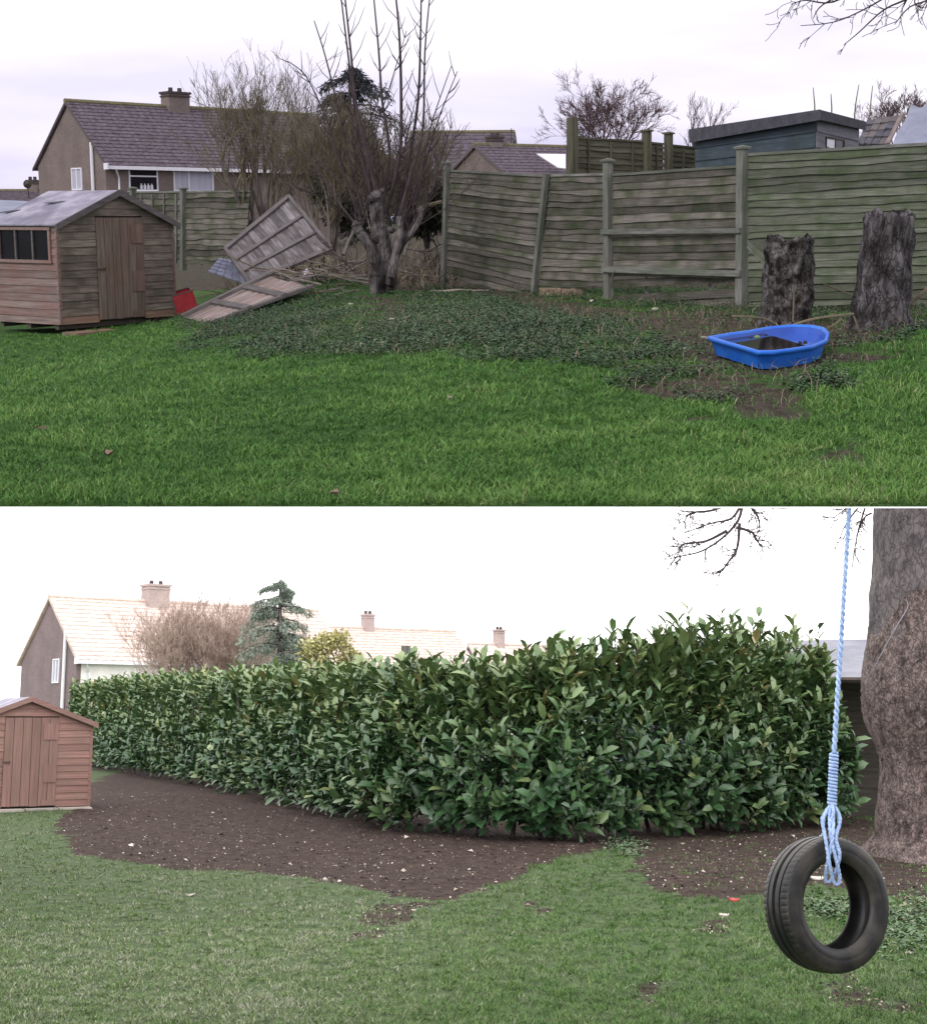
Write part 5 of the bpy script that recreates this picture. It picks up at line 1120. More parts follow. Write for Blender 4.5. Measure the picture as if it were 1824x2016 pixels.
# pale stones and scraps that can be picked out
def pebble(seed, r):
    b = bmesh.new(); bmesh.ops.create_icosphere(b, subdivisions=1, radius=r); rg = random.Random(seed)
    for v in b.verts: v.co *= rg.uniform(.7, 1.25); v.co.z *= .55
    me = bpy.data.meshes.new('stone'); b.to_mesh(me); b.free(); return me
peb = [pebble(i, .04) for i in range(4)]
for i, (u, v, s, lab) in enumerate(((884, 787, .6, 'white scrap lying alone on the open lawn'), (770, 630, .9, 'pale stone on bare soil below the pollarded tree'), (712, 650, .8, 'pale stone among weeds left of the tree soil'), (756, 652, .7, 'bluish pale scrap among weeds below the tree'), (1290, 612, 1.3, 'pale flat stone under the broken bottom boards'), (1165, 594, 1.0, 'pale stone at the foot of the upright post'), (1385, 668, .9, 'pale stone just left of the blue sandpit'), (1350, 690, .8, 'small pale stone on soil left of the sandpit'), (338, 612, 1.2, 'pale scrap at the corner of the brown shed'), (690, 600, .8, 'pale stone by the pollarded tree foot'), (1250, 668, .8, 'pale pebble among weeds below the lower cross rail'), (1000, 640, .7, 'small pale stone in weeds below the sagging panel'))):
    g = U.ground(u, v); o = link('stone', peb[i % 4], 'stone'); o.location = g + Vector((0, 0, .012)); o.scale = (s, s, s); o.rotation_euler = (0, 0, i); tag(o, lab, 'stone')
for i, (u, v, lab) in enumerate(((80, 855, 'dark curled leaf on the lawn before the brown shed'), (660, 986, 'brown leaf on the grass at the near edge of the upper lawn'), (215, 905, 'small dark leaf on the lawn below the shed'))):
    g = U.ground(u, v); m = MB(); m.ext([Vector((.05 * math.cos(a_ / 7 * 6.283) * (1 + .3 * math.sin(2 * a_)), .03 * math.sin(a_ / 7 * 6.283), .02 * math.sin(a_ * 1.7))) for a_ in range(7)], (0, 0, 1), .004); o = m.build('fallen_leaf', 'shed_low'); o.scale = (.7, .7, .7); o.location = g + Vector((0, 0, .035)); o.rotation_euler = (.3, .2, i); tag(o, lab, 'leaf')
# ================================================================== LOWER GARDEN
PLACE[0] = 'L'
B = L.ground(176, 1592); Aq = L.at(-85, 1600, B.y - 1.2); z0 = 0.02
apz = L.at(45, 1371, B.y - .6).z; eaz = L.at(172, 1424, B.y).z
fw = math.hypot(B.x - Aq.x, B.y - Aq.y)
def fx(u): return L.plane((Aq.x, Aq.y), (B.x, B.y), u, 1500)[0]
garden_shed('garden_shed', 'red-brown wooden shed at the end of the laurel hedge', L, (Aq.x, Aq.y), (B.x, B.y), z0 + .03, eaz - z0 - .03, apz - z0 - .06, 1.7, ('red_shed', 'red_shed', 'red_door'), (fx(6), fx(112), 1.62), 12, None, 5)
t = thing('paving_edge', (B.x, B.y, 0), 0, 'pale slabs laid along the foot of the red-brown shed', 'paving')
d_ = Vector((B.x - Aq.x, B.y - Aq.y, 0)).normalized(); n_ = Vector((d_.y, -d_.x, 0))
for i in range(4):
    a = -d_ * (.02 + i * .6); b2 = -d_ * (.59 + i * .6); slab(t, 'slab', 'paving', [b2 + n_ * .22 + Vector((0, 0, .035)), a + n_ * .22 + Vector((0, 0, .035)), a + n_ * .02 + Vector((0, 0, .04)), b2 + n_ * .02 + Vector((0, 0, .04))], .06, (0, 0, 1))
# ---------- houses behind the hedge
O = L.at(151, 1294, 70.0); rz = math.atan2(.627, .78); ex = Vector((math.cos(rz), math.sin(rz))); ey = Vector((-ex.y, ex.x))
def onE2(u, v): return L.plane((O.x, O.y), (O.x + ey.x, O.y + ey.y), u, v)
Wd = onE2(43, 1290)[0]; mid = (O.x + ey.x * Wd / 2, O.y + ey.y * Wd / 2); mq = (mid[0] + ex.x, mid[1] + ex.y)
apz = L.plane(mid, mq, 90, 1177)[1]; cu = L.plane(mid, mq, 306, 1180); g0, g1 = onE2(118, 1298), onE2(104, 1344); pp = onE2(133, 1243)
house('brick_house', 'house with tall brick gable, glare painted on roof and front, behind the red-brown shed', (O.x, O.y), rz, 16.0, Wd, O.z + .1, apz, 'brick_pale', 'brick_sun', 'tile_sun', [], [(g0[0], g1[0], g1[1], g0[1])], (cu[0], 1.25, .9, .9), 0.0, (pp[0], .3, pp[1]), True, 15, True, .35)
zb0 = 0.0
far_house('tiled_house', 'glare-pale house with brick gable and wide roof painted pale behind the hedge middle', 652, 0, 90, .55, 10.5, 5.2, 1306, 1236, (3.9, .7, .6, .9), ('brick_pale', 'brick_sun', 'tile_sun'), L, 14)
far_house('tiled_house', 'small glare-pale house with brick gable right of the rough fence post', 960, 0, 104, .55, 7, 5.0, 1335, 1270, (2.6, .7, .6, 1.1), ('brick_pale', 'brick_sun', 'tile_sun'), L, 10)
# ---------- fence and roofs behind the hedge
HP, HQ = L.at(800, 1300, 26.0), L.at(1100, 1300, 25.0); HP, HQ = (HP.x, HP.y), (HQ.x, HQ.y)
HF = thing('garden_fence', (HP[0], HP[1], 0), 0, 'dark fence with one tall rough post showing over the laurel hedge', 'fence')
fence_panel(HF, None, L, HP, HQ, [(814, 1310), (976, 1315), (976, 1420), (814, 1420)], 8, 'fence_back', 51, .006, battens=3, flip=True)
fence_panel(HF, None, L, HP, HQ, [(990, 1316), (1110, 1320), (1110, 1420), (990, 1420)], 8, 'fence_back', 52, .006, battens=2, flip=True)
post(HF, 'tall rough-topped post', L, HP, HQ, (801, 1272), (801, 1500), .13, 'post', cap=False)
post(HF, None, L, HP, HQ, (982, 1294), (982, 1500), .12, 'post')
q = [L.at(1470, 1334, 23.5), L.at(1960, 1334, 21.8), L.at(1960, 1254, 26), L.at(1478, 1262, 27)]; c = Vector((q[0].x, q[0].y, 0)); t = thing('outbuilding', c, 0, 'outbuilding with plain grey sheet roof behind the hedge beside the trunk', 'outbuilding'); q = [p - c for p in q]
m = MB(); m.ext(q, (0, -.4, 1), .05); m.build('roof', 'grey_roof', t); m = MB(); m.box((q[1].x / 2, 1.75, q[0].z / 2 + .02), (q[1].x - .1, 2.4, q[0].z + .08)); m.build('wall', 'dark_wood', t)
m = MB(); m.tube([q[0] + Vector((0, -.02, -.04)), q[1] + Vector((0, -.02, -.04))], .05, 6); m.build('gutter', 'metal', t)
q = [L.at(1170, 1300, 25), L.at(1440, 1300, 24.5), L.at(1432, 1264, 27), L.at(1200, 1276, 28)]; c = Vector((q[0].x, q[0].y, 0)); t = thing('shed_roof_building', c, 0, 'dark felt-roofed shed glimpsed through the hedge tops', 'shed'); q = [p - c for p in q]
m = MB(); m.ext(q, (0, -.3, 1), .05); m.build('roof', 'felt_dark', t); m = MB(); m.box((q[1].x / 2, 1.7, q[0].z / 2 - .06), (q[1].x - .2, 2.4, q[0].z - .1)); m.build('wall', 'teal', t)
# ---------- shrubs and trees behind the hedge
bare_bush('bare_bush', 'wide bare bush with sunlight in its pale colour before the glare-pale house roof', L, 395, 1420, 50, 225, 380, 16, 3, 'twig_sun', 'twig_sun', 21, .05, 5, fan=.85, sp=.65)
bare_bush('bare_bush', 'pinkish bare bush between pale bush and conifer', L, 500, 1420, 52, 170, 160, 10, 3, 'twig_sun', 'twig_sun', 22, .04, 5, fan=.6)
conifer('conifer', 'drooping conifer made pale green for flare behind the bare bushes', L, 545, 1420, 47, 4.7, 'conifer_flare', 9, 40, 1.9)
leafy('golden_bush', 'golden-green leafy bush before the middle glare-pale house', L, 655, 1400, 46, 160, 150, 9000, 'gold_leaf', 23, (.14, .08))
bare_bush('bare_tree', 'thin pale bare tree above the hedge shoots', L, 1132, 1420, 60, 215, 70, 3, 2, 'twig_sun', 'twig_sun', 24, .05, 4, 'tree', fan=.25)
bare_bush('bare_bush', 'small reddish bare shrub beside the low fence', L, 1086, 1400, 45, 140, 40, 5, 2, 'twig_red', 'twig_red', 25, .03, 3, fan=.2)
# ---------- the laurel hedge
TOPS = [1325, 1310, 1306, 1306, 1312, 1326, 1342, 1346, 1344, 1347, 1350, 1356, 1364]
hp = [Vector((p.x, p.y)) for p in HB]; hh = [L.at(u, tv, p.y + .5).z for (u, v), tv, p in zip(HEDGE_BASE_PX, TOPS, HB)]
seg = [(hp[i + 1] - hp[i]).length for i in range(len(hp) - 1)]; cum = np.concatenate([[0], np.cumsum(seg)])
ng = np.random.default_rng(5)
hroot = thing('laurel_hedge', (hp[5].x, hp[5].y + .6, 0), 0, 'tall glossy green laurel hedge running across behind the soil bed', 'hedge')
HX = np.array([p.x for p in hp]); HY = np.array([p.y for p in hp]); HH = np.array(hh)
def along(tt): return np.interp(tt, cum, HX), np.interp(tt, cum, HY), np.interp(tt, cum, HH)
def sdir(tt):
    x0, y0, _ = along(np.clip(tt - .6, 0, cum[-1])); x1, y1, _ = along(np.clip(tt + .6, 0, cum[-1])); t = norm(np.stack([x1 - x0, y1 - y0], 1)); n = np.stack([-t[:, 1], t[:, 0]], 1); n = np.where(n[:, 1:2] > 0, -n, n); return n
def shoots(tt, hz, dep, up, out, ln, nl, ls, tb):
    n = len(tt); x, y, _ = along(tt); nr = sdir(tt); base = np.stack([x - nr[:, 0] * dep, y - nr[:, 1] * dep, hz], 1)
    S = norm(np.stack([nr[:, 0] * out, nr[:, 1] * out, up], 1) + ng.normal(0, .22, (n, 3)))
    k = nl; f = (np.arange(k) + .6) / k; P = base[:, None, :] + S[:, None, :] * (ln[:, None] * f[None, :])[:, :, None]
    ang = ng.uniform(0, 6.28, n)[:, None] + np.arange(k)[None, :] * 2.4 + ng.normal(0, .3, (n, k))
    a = np.cross(S, ng.normal(size=(n, 3))); a = norm(a); b = np.cross(S, a)
    rad = a[:, None, :] * np.cos(ang)[:, :, None] + b[:, None, :] * np.sin(ang)[:, :, None]
    th = np.interp(f, [0, 1], [1.05, .5])[None, :, None] + ng.normal(0, .15, (n, k, 1))
    D = S[:, None, :] * np.cos(th) + rad * np.sin(th); Nn = S[:, None, :] * np.sin(th) - rad * np.cos(th) + ng.normal(0, .15, (n, k, 3))
    sz = ls * ng.uniform(.55, 1.3, (n, k)) * ng.uniform(.75, 1.15, (n, 1)) * np.interp(f, [0, .8, 1], [1, 1, .9])[None, :]
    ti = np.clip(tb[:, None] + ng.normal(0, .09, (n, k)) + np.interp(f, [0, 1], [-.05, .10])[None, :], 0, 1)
    return [q.reshape(-1, q.shape[-1]) if q.ndim == 3 else q.reshape(-1) for q in (P, D, Nn, sz, ti)], base, S
parts = []; stems = MB()
tot = cum[-1]
# denser nearer the viewer
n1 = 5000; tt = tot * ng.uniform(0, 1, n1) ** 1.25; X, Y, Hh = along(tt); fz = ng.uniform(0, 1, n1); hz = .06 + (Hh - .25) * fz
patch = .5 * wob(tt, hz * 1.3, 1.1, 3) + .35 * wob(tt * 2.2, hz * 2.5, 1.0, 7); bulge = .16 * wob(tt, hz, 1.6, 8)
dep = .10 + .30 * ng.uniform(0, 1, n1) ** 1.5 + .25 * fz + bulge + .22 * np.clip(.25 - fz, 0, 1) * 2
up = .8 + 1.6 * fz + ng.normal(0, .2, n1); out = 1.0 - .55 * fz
tb = .30 + .30 * fz ** 1.5 + .20 * patch + (ng.uniform(0, 1, n1) < .06) * .35  # tint rises with height: young growth, plus sky light put into the colour
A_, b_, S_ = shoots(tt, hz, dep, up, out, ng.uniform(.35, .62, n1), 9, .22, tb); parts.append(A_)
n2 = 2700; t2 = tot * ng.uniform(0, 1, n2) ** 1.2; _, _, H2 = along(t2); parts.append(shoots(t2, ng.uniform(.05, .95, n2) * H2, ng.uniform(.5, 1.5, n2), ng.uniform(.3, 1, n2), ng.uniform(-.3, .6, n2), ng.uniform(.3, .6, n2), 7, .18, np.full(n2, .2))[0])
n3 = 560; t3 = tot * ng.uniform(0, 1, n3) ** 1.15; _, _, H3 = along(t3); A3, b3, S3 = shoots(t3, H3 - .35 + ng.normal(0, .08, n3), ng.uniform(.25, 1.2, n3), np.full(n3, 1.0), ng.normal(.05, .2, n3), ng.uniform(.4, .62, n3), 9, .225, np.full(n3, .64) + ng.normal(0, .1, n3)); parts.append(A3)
# long leaders that stand clear of the top
LEAD = [(1232, 1225), (1270, 1245), (1318, 1262), (1392, 1215), (1412, 1190), (1448, 1222), (1482, 1200), (1510, 1222), (1552, 1215), (1570, 1222), (1640, 1215), (1655, 1240), (1020, 1280), (1042, 1290), (1120, 1270), (1150, 1255), (1170, 1265), (1345, 1255), (760, 1290), (935, 1312), (960, 1300), (1600, 1262), (1690, 1280), (1620, 1255)]
_r = random.Random(31)
for _i in range(100):
    _u = _r.uniform(620, 1690) if _i < 55 else _r.uniform(1180, 1690); LEAD.append((_u, np.interp(_u, [620, 1000, 1150, 1300, 1420, 1560, 1690], [1332, 1308, 1278, 1262, 1232, 1240, 1278]) + _r.gauss(2, 20)))
us = [p[0] for p in HEDGE_BASE_PX][::-1]; cr2 = list(cum)[::-1]
tl_ = np.array([np.interp(u, us, cr2) for u, v in LEAD]); xl, yl, hl = along(tl_)
dl = ng.uniform(.3, .7, len(LEAD)); zt = np.array([L.at(u, v, yy + .5).z for (u, v), yy in zip(LEAD, yl)]); ll = np.maximum(zt - hl + .75, .7)
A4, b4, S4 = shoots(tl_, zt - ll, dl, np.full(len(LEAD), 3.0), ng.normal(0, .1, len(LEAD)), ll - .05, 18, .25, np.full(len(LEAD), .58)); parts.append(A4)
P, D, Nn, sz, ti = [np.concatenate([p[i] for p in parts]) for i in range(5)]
ro = np.array(hroot.location); wd = sz * ng.uniform(.40, .52, len(sz))
# the nearest leaves of the face are leaves of their own
front = np.where((P[:, 1] < 19.3) & (np.arange(len(P)) < len(parts[0][0])))[0]
depth_front = P[front, 1] - np.interp(P[front, 0], HX[::-1], HY[::-1]); sel = front[np.argsort(depth_front)[:300]]
mask = np.ones(len(P), bool); mask[sel] = False
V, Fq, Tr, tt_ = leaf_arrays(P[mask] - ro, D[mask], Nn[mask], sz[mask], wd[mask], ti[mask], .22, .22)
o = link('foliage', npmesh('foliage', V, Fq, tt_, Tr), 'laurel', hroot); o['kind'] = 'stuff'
lm = []
for k in range(6):
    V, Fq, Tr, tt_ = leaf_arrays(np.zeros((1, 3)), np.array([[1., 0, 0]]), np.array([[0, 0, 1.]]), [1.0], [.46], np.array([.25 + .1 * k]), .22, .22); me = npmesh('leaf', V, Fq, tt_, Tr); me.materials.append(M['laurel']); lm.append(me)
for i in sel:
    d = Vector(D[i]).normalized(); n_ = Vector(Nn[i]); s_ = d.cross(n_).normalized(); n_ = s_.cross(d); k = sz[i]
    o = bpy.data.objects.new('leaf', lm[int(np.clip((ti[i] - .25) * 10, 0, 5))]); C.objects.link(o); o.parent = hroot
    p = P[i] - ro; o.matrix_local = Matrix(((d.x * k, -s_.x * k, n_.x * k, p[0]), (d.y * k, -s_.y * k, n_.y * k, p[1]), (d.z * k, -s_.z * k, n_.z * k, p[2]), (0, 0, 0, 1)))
for bb, SS, lls in ((b4, S4, ll),):
    for q, s_, l_ in zip(bb, SS, lls): stems.tube([Vector(q - ro), Vector(q - ro) + Vector(s_) * float(l_)], [.012, .005], 5)
for i in range(0, n1, 3): stems.tube([Vector(b_[i] - ro), Vector(b_[i] - ro) + Vector(S_[i]) * .5], [.008, .004], 3, False)
rg = random.Random(9)
for i in range(90):
    t0 = rg.uniform(0, 1) ** 1.2 * tot; x, y, h = [float(q) for q in along(np.array([t0]))] if False else [float(np.interp(t0, cum, q)) for q in (HX, HY, HH)]
    y += rg.uniform(.7, 1.3); stems.tube([Vector((x, y, 0)) - Vector(ro), Vector((x + rg.gauss(0, .15), y, h * .5)) - Vector(ro), Vector((x + rg.gauss(0, .3), y, h * .9)) - Vector(ro)], [.035, .025, .012], 5, False)
stems.build('stems', 'bark', hroot)

# ---------- the big tree
yT = 17.3; uc = 1838; cT = L.at(uc, 1690, yT); EDGEPX = [(1705, 1712), (1690, 1722), (1650, 1728), (1600, 1727), (1550, 1733), (1500, 1736), (1460, 1722), (1430, 1710), (1390, 1700), (1350, 1697), (1300, 1703), (1250, 1709), (1200, 1712), (1168, 1711), (1140, 1716), (1100, 1719), (1050, 1718), (1000, 1717), (900, 1716), (800, 1720)]
tz = np.array([L.at(uc, v, yT).z for v, e in EDGEPX]); tcx = np.array([L.at(uc, v, yT).x - cT.x for v, e in EDGEPX]); tr_ = np.array([(uc - e) / F * yT * .985 for v, e in EDGEPX])
root = thing('swing_tree', (cT.x, cT.y, 0), 0, 'thick tree trunk with flaking bark at the right picture edge', 'tree')
def trunk(z0, z1, rows, f_, mat, name, seed, rag=0.0):
    m = MB(); n = 44; rg = random.Random(seed)
    for j in range(rows + 1):
        for k in range(n):
            a = k / n * 2 * math.pi; zt = z1 + rag * (math.sin(3 * a + 1) + .6 * math.sin(7 * a) + 7 * min(0, math.cos(a) + .45)) + (rag * rg.uniform(-.5, .5) if j == rows else 0) if rag else z1
            z = z0 + (zt - z0) * j / rows; r = float(np.interp(z, tz, tr_)) * f_
            r *= 1 + .012 * math.sin(5 * a + 2 * z) + .010 * math.sin(11 * a - 3 * z) + (.018 * math.sin(7 * a + 6 * z) * math.sin(3 * z) if rag else 0) + rg.uniform(-.006, .006) * (2 if rag else 1)
            if j == rows and rag: r *= .965
            r += max(0, .25 - z) * .9 * (.6 + .4 * math.sin(5 * a))
            m.v.append((r * math.cos(a) + float(np.interp(z, tz, tcx)), r * math.sin(a), z))
    for j in range(rows):
        for k in range(n): q = j * n + k; q2 = j * n + (k + 1) % n; m.f.append((q, q2, q2 + n, q + n))
    m.f.append(tuple(range(rows * n, rows * n + n)))
    return m.build(name, mat, root, smooth=True)
zs = L.at(uc, 1165, yT).z
trunk(-.1, zs, 70, 1.0, 'big_bark', 'trunk', 3, .10)['label'] = 'flaking pinkish lower bark'
trunk(zs - 1.2, 5.2, 46, .985, 'big_bark_dark', 'upper_trunk', 4)['label'] = 'smooth slate-grey upper trunk'
rg = random.Random(12)
for i in range(26):   # bark plates that stand proud
    a = rg.uniform(2.4, 4.9); z = rg.uniform(.15, zs - .15); r = float(np.interp(z, tz, tr_)) * 1.0; w_ = rg.uniform(.03, .08); h_ = rg.uniform(.04, .13); nn = Vector((math.cos(a), math.sin(a), 0)); e2 = Vector((-math.sin(a), math.cos(a), 0)); cc = nn * (r + .004) + Vector((float(np.interp(z, tz, tcx)), 0, z))
    pts = [cc + e2 * w_ * math.cos(k / 7 * 6.283) * rg.uniform(.6, 1.1) + Vector((0, 0, h_ * math.sin(k / 7 * 6.283) * rg.uniform(.6, 1.1))) - nn * .006 for k in range(7)]
    b = MB(); b.ext(pts, nn, .02); b.build('bark_plate', 'big_bark' if i % 3 else 'bark_pale', root)
rp = Vector((L.at(1677, 985, 7.6).x, 7.6, 0)); zlimb = L.at(1677, 998, 7.6).z + .055
b = MB(); b.tube(smooth_path([Vector((-.3, -.3, 5.0)), Vector((-.25, -3.0, 4.55)), Vector((rp.x - cT.x, -7.5, 3.2)), Vector((rp.x - cT.x, rp.y - cT.y - .15, zlimb)), Vector((rp.x - cT.x, rp.y - cT.y - .3, zlimb))], 6), [.14 - .004 * i for i in range(25)], 8); b.build('limb', 'big_bark_dark', root)
m = MB(); rg = random.Random(4); ro3 = Vector((cT.x, cT.y, 0))
lb = MB(); lb.tube(smooth_path([Vector((-.3, 0, 5.0)), L.at(1600, 930, 16.8) - ro3, L.at(1462, 985, 16.0) - ro3], 5), [.07, .065, .06, .055, .05, .046, .042, .038, .034, .03, .028], 7); lb.build('limb', 'twig', root)
for pts in ([(1462, 985), (1452, 1025), (1420, 1060), (1380, 1085), (1340, 1095), (1308, 1102)], [(1462, 985), (1440, 1020), (1400, 1030), (1345, 1050)], [(1455, 1030), (1450, 1080), (1430, 1110), (1412, 1135)], [(1450, 1038), (1480, 1048), (1490, 1065), (1500, 1078)], [(1470, 990), (1490, 1015), (1496, 1040)], [(1440, 990), (1400, 1005), (1360, 1010), (1345, 1030)], [(1430, 1045), (1390, 1065), (1350, 1070), (1330, 1085)]): hang(ro3, pts, 16.0, .020, 15, .22, L, m, rg, .0042)
for pts in ([(1700, 985), (1680, 1010), (1660, 1040), (1650, 1070)], [(1690, 985), (1660, 1005), (1640, 1020)], [(1705, 990), (1690, 1040), (1680, 1090), (1675, 1130)], [(1715, 1010), (1700, 1020), (1690, 1045)]): hang(ro3, pts, 16.6, .014, 10, .2, L, m, rg, .0042)
m.build('crown', 'twig', root)
stick('garden_wire', 'fine pale wire looping off the big trunk', 'wire', smooth_path([L.at(1780, 1180, 16.5), L.at(1786, 1195, 16.45), L.at(1760, 1240, 16.4), L.at(1722, 1310, 16.5), L.at(1702, 1345, 16.7)], 5), .005, 'felt', 4)
# ---------- tyre on its rope
ty = 7.42; tc_ = L.at(1627, 1780, ty); t = thing('tyre', tc_, R(25), 'old black car tyre hanging on the blue rope as a swing', 'tyre'); t.rotation_euler = (R(-3), R(2), R(25))
sc_t = .330 / .335
def lathe(prof, name, mat, n=96, sipe=None):
    m = MB()
    for k in range(n):
        a = k / n * 2 * math.pi
        for i, (ax, r) in enumerate(prof):
            r2 = r - (.0022 if sipe and i in sipe and k % 3 == 0 else 0); m.v.append((r2 * sc_t * math.cos(a), ax * sc_t, r2 * sc_t * math.sin(a)))
    p = len(prof)
    for k in range(n):
        for i in range(p - 1): a, b = k * p + i, ((k + 1) % n) * p + i; m.f.append((a, b, b + 1, a + 1))
    return m.build(name, mat, t, smooth=True)
side = [(-.080, .212), (-.088, .216), (-.098, .232), (-.108, .258), (-.106, .262), (-.108, .268), (-.104, .298), (-.097, .316)]
lathe(side, 'sidewall', 'tyre'); lathe([(-a, r) for a, r in side], 'sidewall', 'tyre')
tread = [(-.097, .316), (-.090, .325), (-.070, .331), (-.052, .333), (-.050, .325), (-.043, .325), (-.041, .334), (-.012, .335), (-.010, .327), (-.003, .327), (-.001, .335)]
tread = tread + [(-a, r) for a, r in reversed(tread[:-1])]
lathe(tread, 'tread', 'tyre', 192, {1, 2, 18, 19}).data.polygons.foreach_set('use_smooth', [False] * (192 * (len(tread) - 1)))
lathe([(-.080, .212), (-.074, .214), (-.088, .235), (-.094, .270), (-.085, .305), (-.05, .316), (0, .318), (.05, .316), (.085, .305), (.094, .270), (.088, .235), (.074, .214), (.080, .212)], 'lining', 'tyre')
rr0 = L.at(1676, 990, 7.6); rr0.z = zlimb - .12; t = thing('rope', rr0, 0, 'pale blue rope with long wrapped knot holding the tyre', 'rope')
def twist(P, r_off, r, turns, k0=0, n=2, name='strand'):
    P = [Vector(p) for p in P]; N_ = len(P)
    for s in range(n):
        Q = []
        for i, p in enumerate(P):
            a = 2 * math.pi * (turns * i / N_ + s / n) + k0; jt = random.Random(i * 7 + s); Q.append(p - rr0 + Vector((math.cos(a) * r_off + jt.gauss(0, .0007), math.sin(a) * r_off + jt.gauss(0, .0007), 0)))
        m = MB(); m.tube(Q, r, 7); m.build(name, 'rope', t, smooth=True)
K0, K1 = L.at(1641, 1483, 7.40), L.at(1637, 1584, 7.38)
twist([rr0 + Vector((0, 0, .2)) + (K0 - rr0 - Vector((0, 0, .2))) * (i / 160) for i in range(161)], .0070, .0076, 20)
H_ = []; n_t = 15
for i in range(n_t * 16 + 1):
    f_ = i / (n_t * 16); a = f_ * n_t * 2 * math.pi; H_.append(K0.lerp(K1, f_) - rr0 + Vector((math.cos(a) * .017, math.sin(a) * .017, 0)))
m = MB(); m.tube(H_, .0088, 6); m.build('wrapped_knot', 'rope', t, smooth=True)
yf = 7.40 - .13
LOOPS = [[(1637, 1580, 7.38), (1620, 1615, 7.33), (1626, 1660, 7.27), (1632, 1700, 7.24), (1640, 1735, 7.25), (1648, 1742, 7.26), (1652, 1728, 7.26), (1646, 1695, 7.25), (1636, 1655, 7.27), (1632, 1610, 7.33), (1637, 1580, 7.38)],
         [(1638, 1580, 7.38), (1653, 1612, 7.34), (1645, 1650, 7.28), (1652, 1680, 7.25), (1648, 1705, 7.26), (1640, 1725, 7.28), (1630, 1738, 7.29), (1624, 1730, 7.29), (1628, 1700, 7.27), (1638, 1650, 7.27), (1640, 1600, 7.34)],
         [(1636, 1582, 7.40), (1618, 1612, 7.40), (1622, 1640, 7.40), (1612, 1650, 7.52), (1604, 1662, 7.62)], [(1640, 1582, 7.39), (1652, 1620, 7.36), (1642, 1652, 7.30), (1650, 1675, 7.27)], [(1638, 1585, 7.36), (1640, 1600, 7.33), (1636, 1622, 7.31), (1644, 1640, 7.3)]]
for lp in LOOPS:
    P = smooth_path([L.at(*p) for p in lp], 10); twist(P, .0030, .0070, len(P) / 5, 0, 2, 'loop')

# ---------- grass, litter and small things of the lower ground
rgL = np.random.default_rng(21)
x, y, tk, ta, tm = tuft(L, 400000, 15, 7.4, 30, rgL, 1.0, 2.0, .033); s = soilL(x, y); keep = (s < .3) | ((s < .75) & (rgL.uniform(0, 1, len(x)) < .22)) | ((s < .95) & (rgL.uniform(0, 1, len(x)) < .04)); x, y, tk, ta = x[keep], y[keep], tk[keep], ta[keep]
k = len(x); patch = np.clip(.5 + .32 * wob(x, y, .6, 12) + .28 * wob(x, y, 2.2, 15) + .22 * wob(x, y, 6, 11), 0, 1); green = sm(-1.2, 1.2, x - (y - 12) * .05)
ln = (.022 + .020 * patch + .012 * green) * rgL.uniform(.6, 1.4, k) * rgL.uniform(.7, 1.4, tm)[tk]; wd_ = (.0021 + .00032 * y) * rgL.uniform(.7, 1.3, k)
ti = np.clip(.40 + .40 * (patch - .5) + rgL.normal(0, .12, tm)[tk] + rgL.normal(0, .12, k) + .24 * (1 - green) + (rgL.uniform(0, 1, k) < .05) * .4 * (1.4 - green), 0, 1)
V, Fq, Tr, tt = blades(L, x, y, ln, wd_, ti, rgL, .95, ta)
tag(link('grass', npmesh('grass', V, Fq, tt, Tr), 'grass_low'), 'short frosty grass of the lower lawn', 'grass', kind='stuff')
wx, wy = [], []
for (u, v, su, sv_, n) in ((1235, 1672, 22, 10, 60), (1785, 1830, 40, 30, 130), (1640, 1795, 26, 10, 70)):
    for i in range(n):
        g = L.ground(u + rgL.normal(0, su), v + rgL.normal(0, sv_)); wx.append(g.x); wy.append(g.y)
weeds(L, np.array(wx), np.array(wy), 7, .05, rgL, np.full(len(wx), .75), 'weed', 'clumps of low clover-like weeds around the tyre and trunk')
x, y = scatter(L, 60000, 8, 34, rgL, 1.0, 1.6); s = soilL(x, y); keep = (s > .5) & (rgL.uniform(0, 1, len(x)) < .35 + .3 * wob(x, y, 1.5, 8)); x, y = x[keep], y[keep]; k = len(x)
a = rgL.uniform(0, 6.28, k); D = np.stack([np.cos(a), np.sin(a), rgL.normal(0, .25, k)], 1); Nn = np.stack([rgL.normal(0, .4, k), rgL.normal(0, .4, k), np.ones(k)], 1); sz2 = np.exp(rgL.normal(-3.85, .5, k))
V, Fq, Tr, tt = leaf_arrays(np.stack([x, y, L.zg(x, y) + .008], 1), D, Nn, sz2, sz2 * rgL.uniform(.3, .8, k), rgL.uniform(0, 1, k) ** .9, simple=True)
tag(link('leaf_litter', npmesh('leaf_litter', V, Fq, tt), 'litter'), 'pale leaf scraps strewn over the soil bed', 'leaf litter', kind='stuff')
n = 16000; x, y = scatter(L, n, 8, 30, rgL, .6, 1.5); s = soilL(x, y); kp = s > .5; x, y = x[kp], y[kp]; k = len(x)   # soil crumbs
V = []; Fq = []
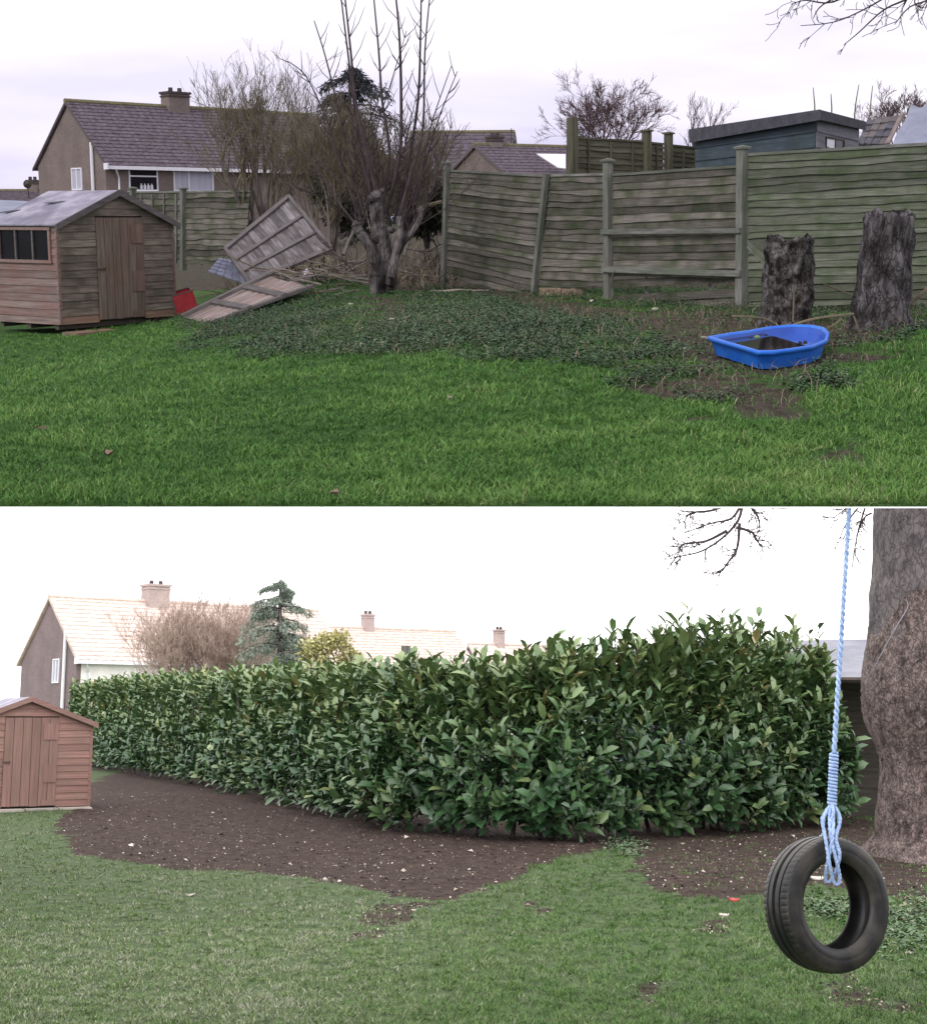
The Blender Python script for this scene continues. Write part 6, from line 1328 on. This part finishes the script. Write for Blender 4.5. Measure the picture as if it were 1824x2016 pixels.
oc = np.array([[1, 0, 0], [0, 1, 0], [-1, 0, 0], [0, -1, 0], [0, 0, 1], [0, 0, -1]], float); of = np.array([[0, 1, 4], [1, 2, 4], [2, 3, 4], [3, 0, 4], [1, 0, 5], [2, 1, 5], [3, 2, 5], [0, 3, 5]])
szc = np.exp(rgL.normal(-4.9, .5, k)); Vc = (oc[None] * szc[:, None, None] * rgL.uniform(.5, 1.3, (k, 6, 1))) * [1, 1, .7] + np.stack([x, y, L.zg(x, y) + szc * .2], 1)[:, None, :]
Tc = (of[None] + np.arange(k)[:, None, None] * 6).reshape(-1, 3)
me = npmesh('soil_crumbs', Vc.reshape(-1, 3), None, None, Tc); tag(link('soil_crumbs', me, mk('soil_crumb', (.03, .021, .019), (.085, .062, .056), 20, .95, .2, rand=0)), 'crumbs of dark soil on the bed', 'soil', kind='stuff')
def flat_leaf(name, label, u, v, size, mat, cat, rz, lift=.02):
    g = L.ground(u, v); m = MB(); n = 8
    top = [Vector((size * math.cos(i / n * 6.283) * (1 + .2 * math.sin(3 * i)), size * .55 * math.sin(i / n * 6.283), .012 * math.cos(i * 1.6))) for i in range(n)]
    m.ext(top, (0, 0, 1), .012); o = m.build(name, mat); o.location = g + Vector((0, 0, lift)); o.rotation_euler = (.2, .1, rz); tag(o, label, cat)
flat_leaf('red_leaf', 'bright red leaf or scrap on the soil left of the tyre', 1444, 1776, .05, 'leaf_red', 'leaf', .3)
flat_leaf('wood_chip', 'pale wood chip on soil seen through the tyre', 1606, 1732, .085, 'stone', 'wood chip', .5)
for i, (u, v, lab) in enumerate(((1424, 1805, 'small white stone below the red leaf'), (1560, 1648, 'pale fallen laurel leaf under the hedge near the rope'), (1585, 1660, 'pale leaf scrap just behind the rope knot'), (375, 1765, 'white speck alone on the frosty lawn'), (1790, 1880, 'white stone on grass right of the tyre'), (640, 1735, 'pale leaf at the front edge of the soil bed'))): flat_leaf('leaf_scrap', lab, u, v, .045, 'stone', 'scrap', i)
PLACE[0] = 'U'

# ------------------------------------------------------------------ the lower garden is laid on the falling ground as one rigid place
bpy.context.view_layer.update()
for o in LOWER: o.matrix_world = TL @ o.matrix_world
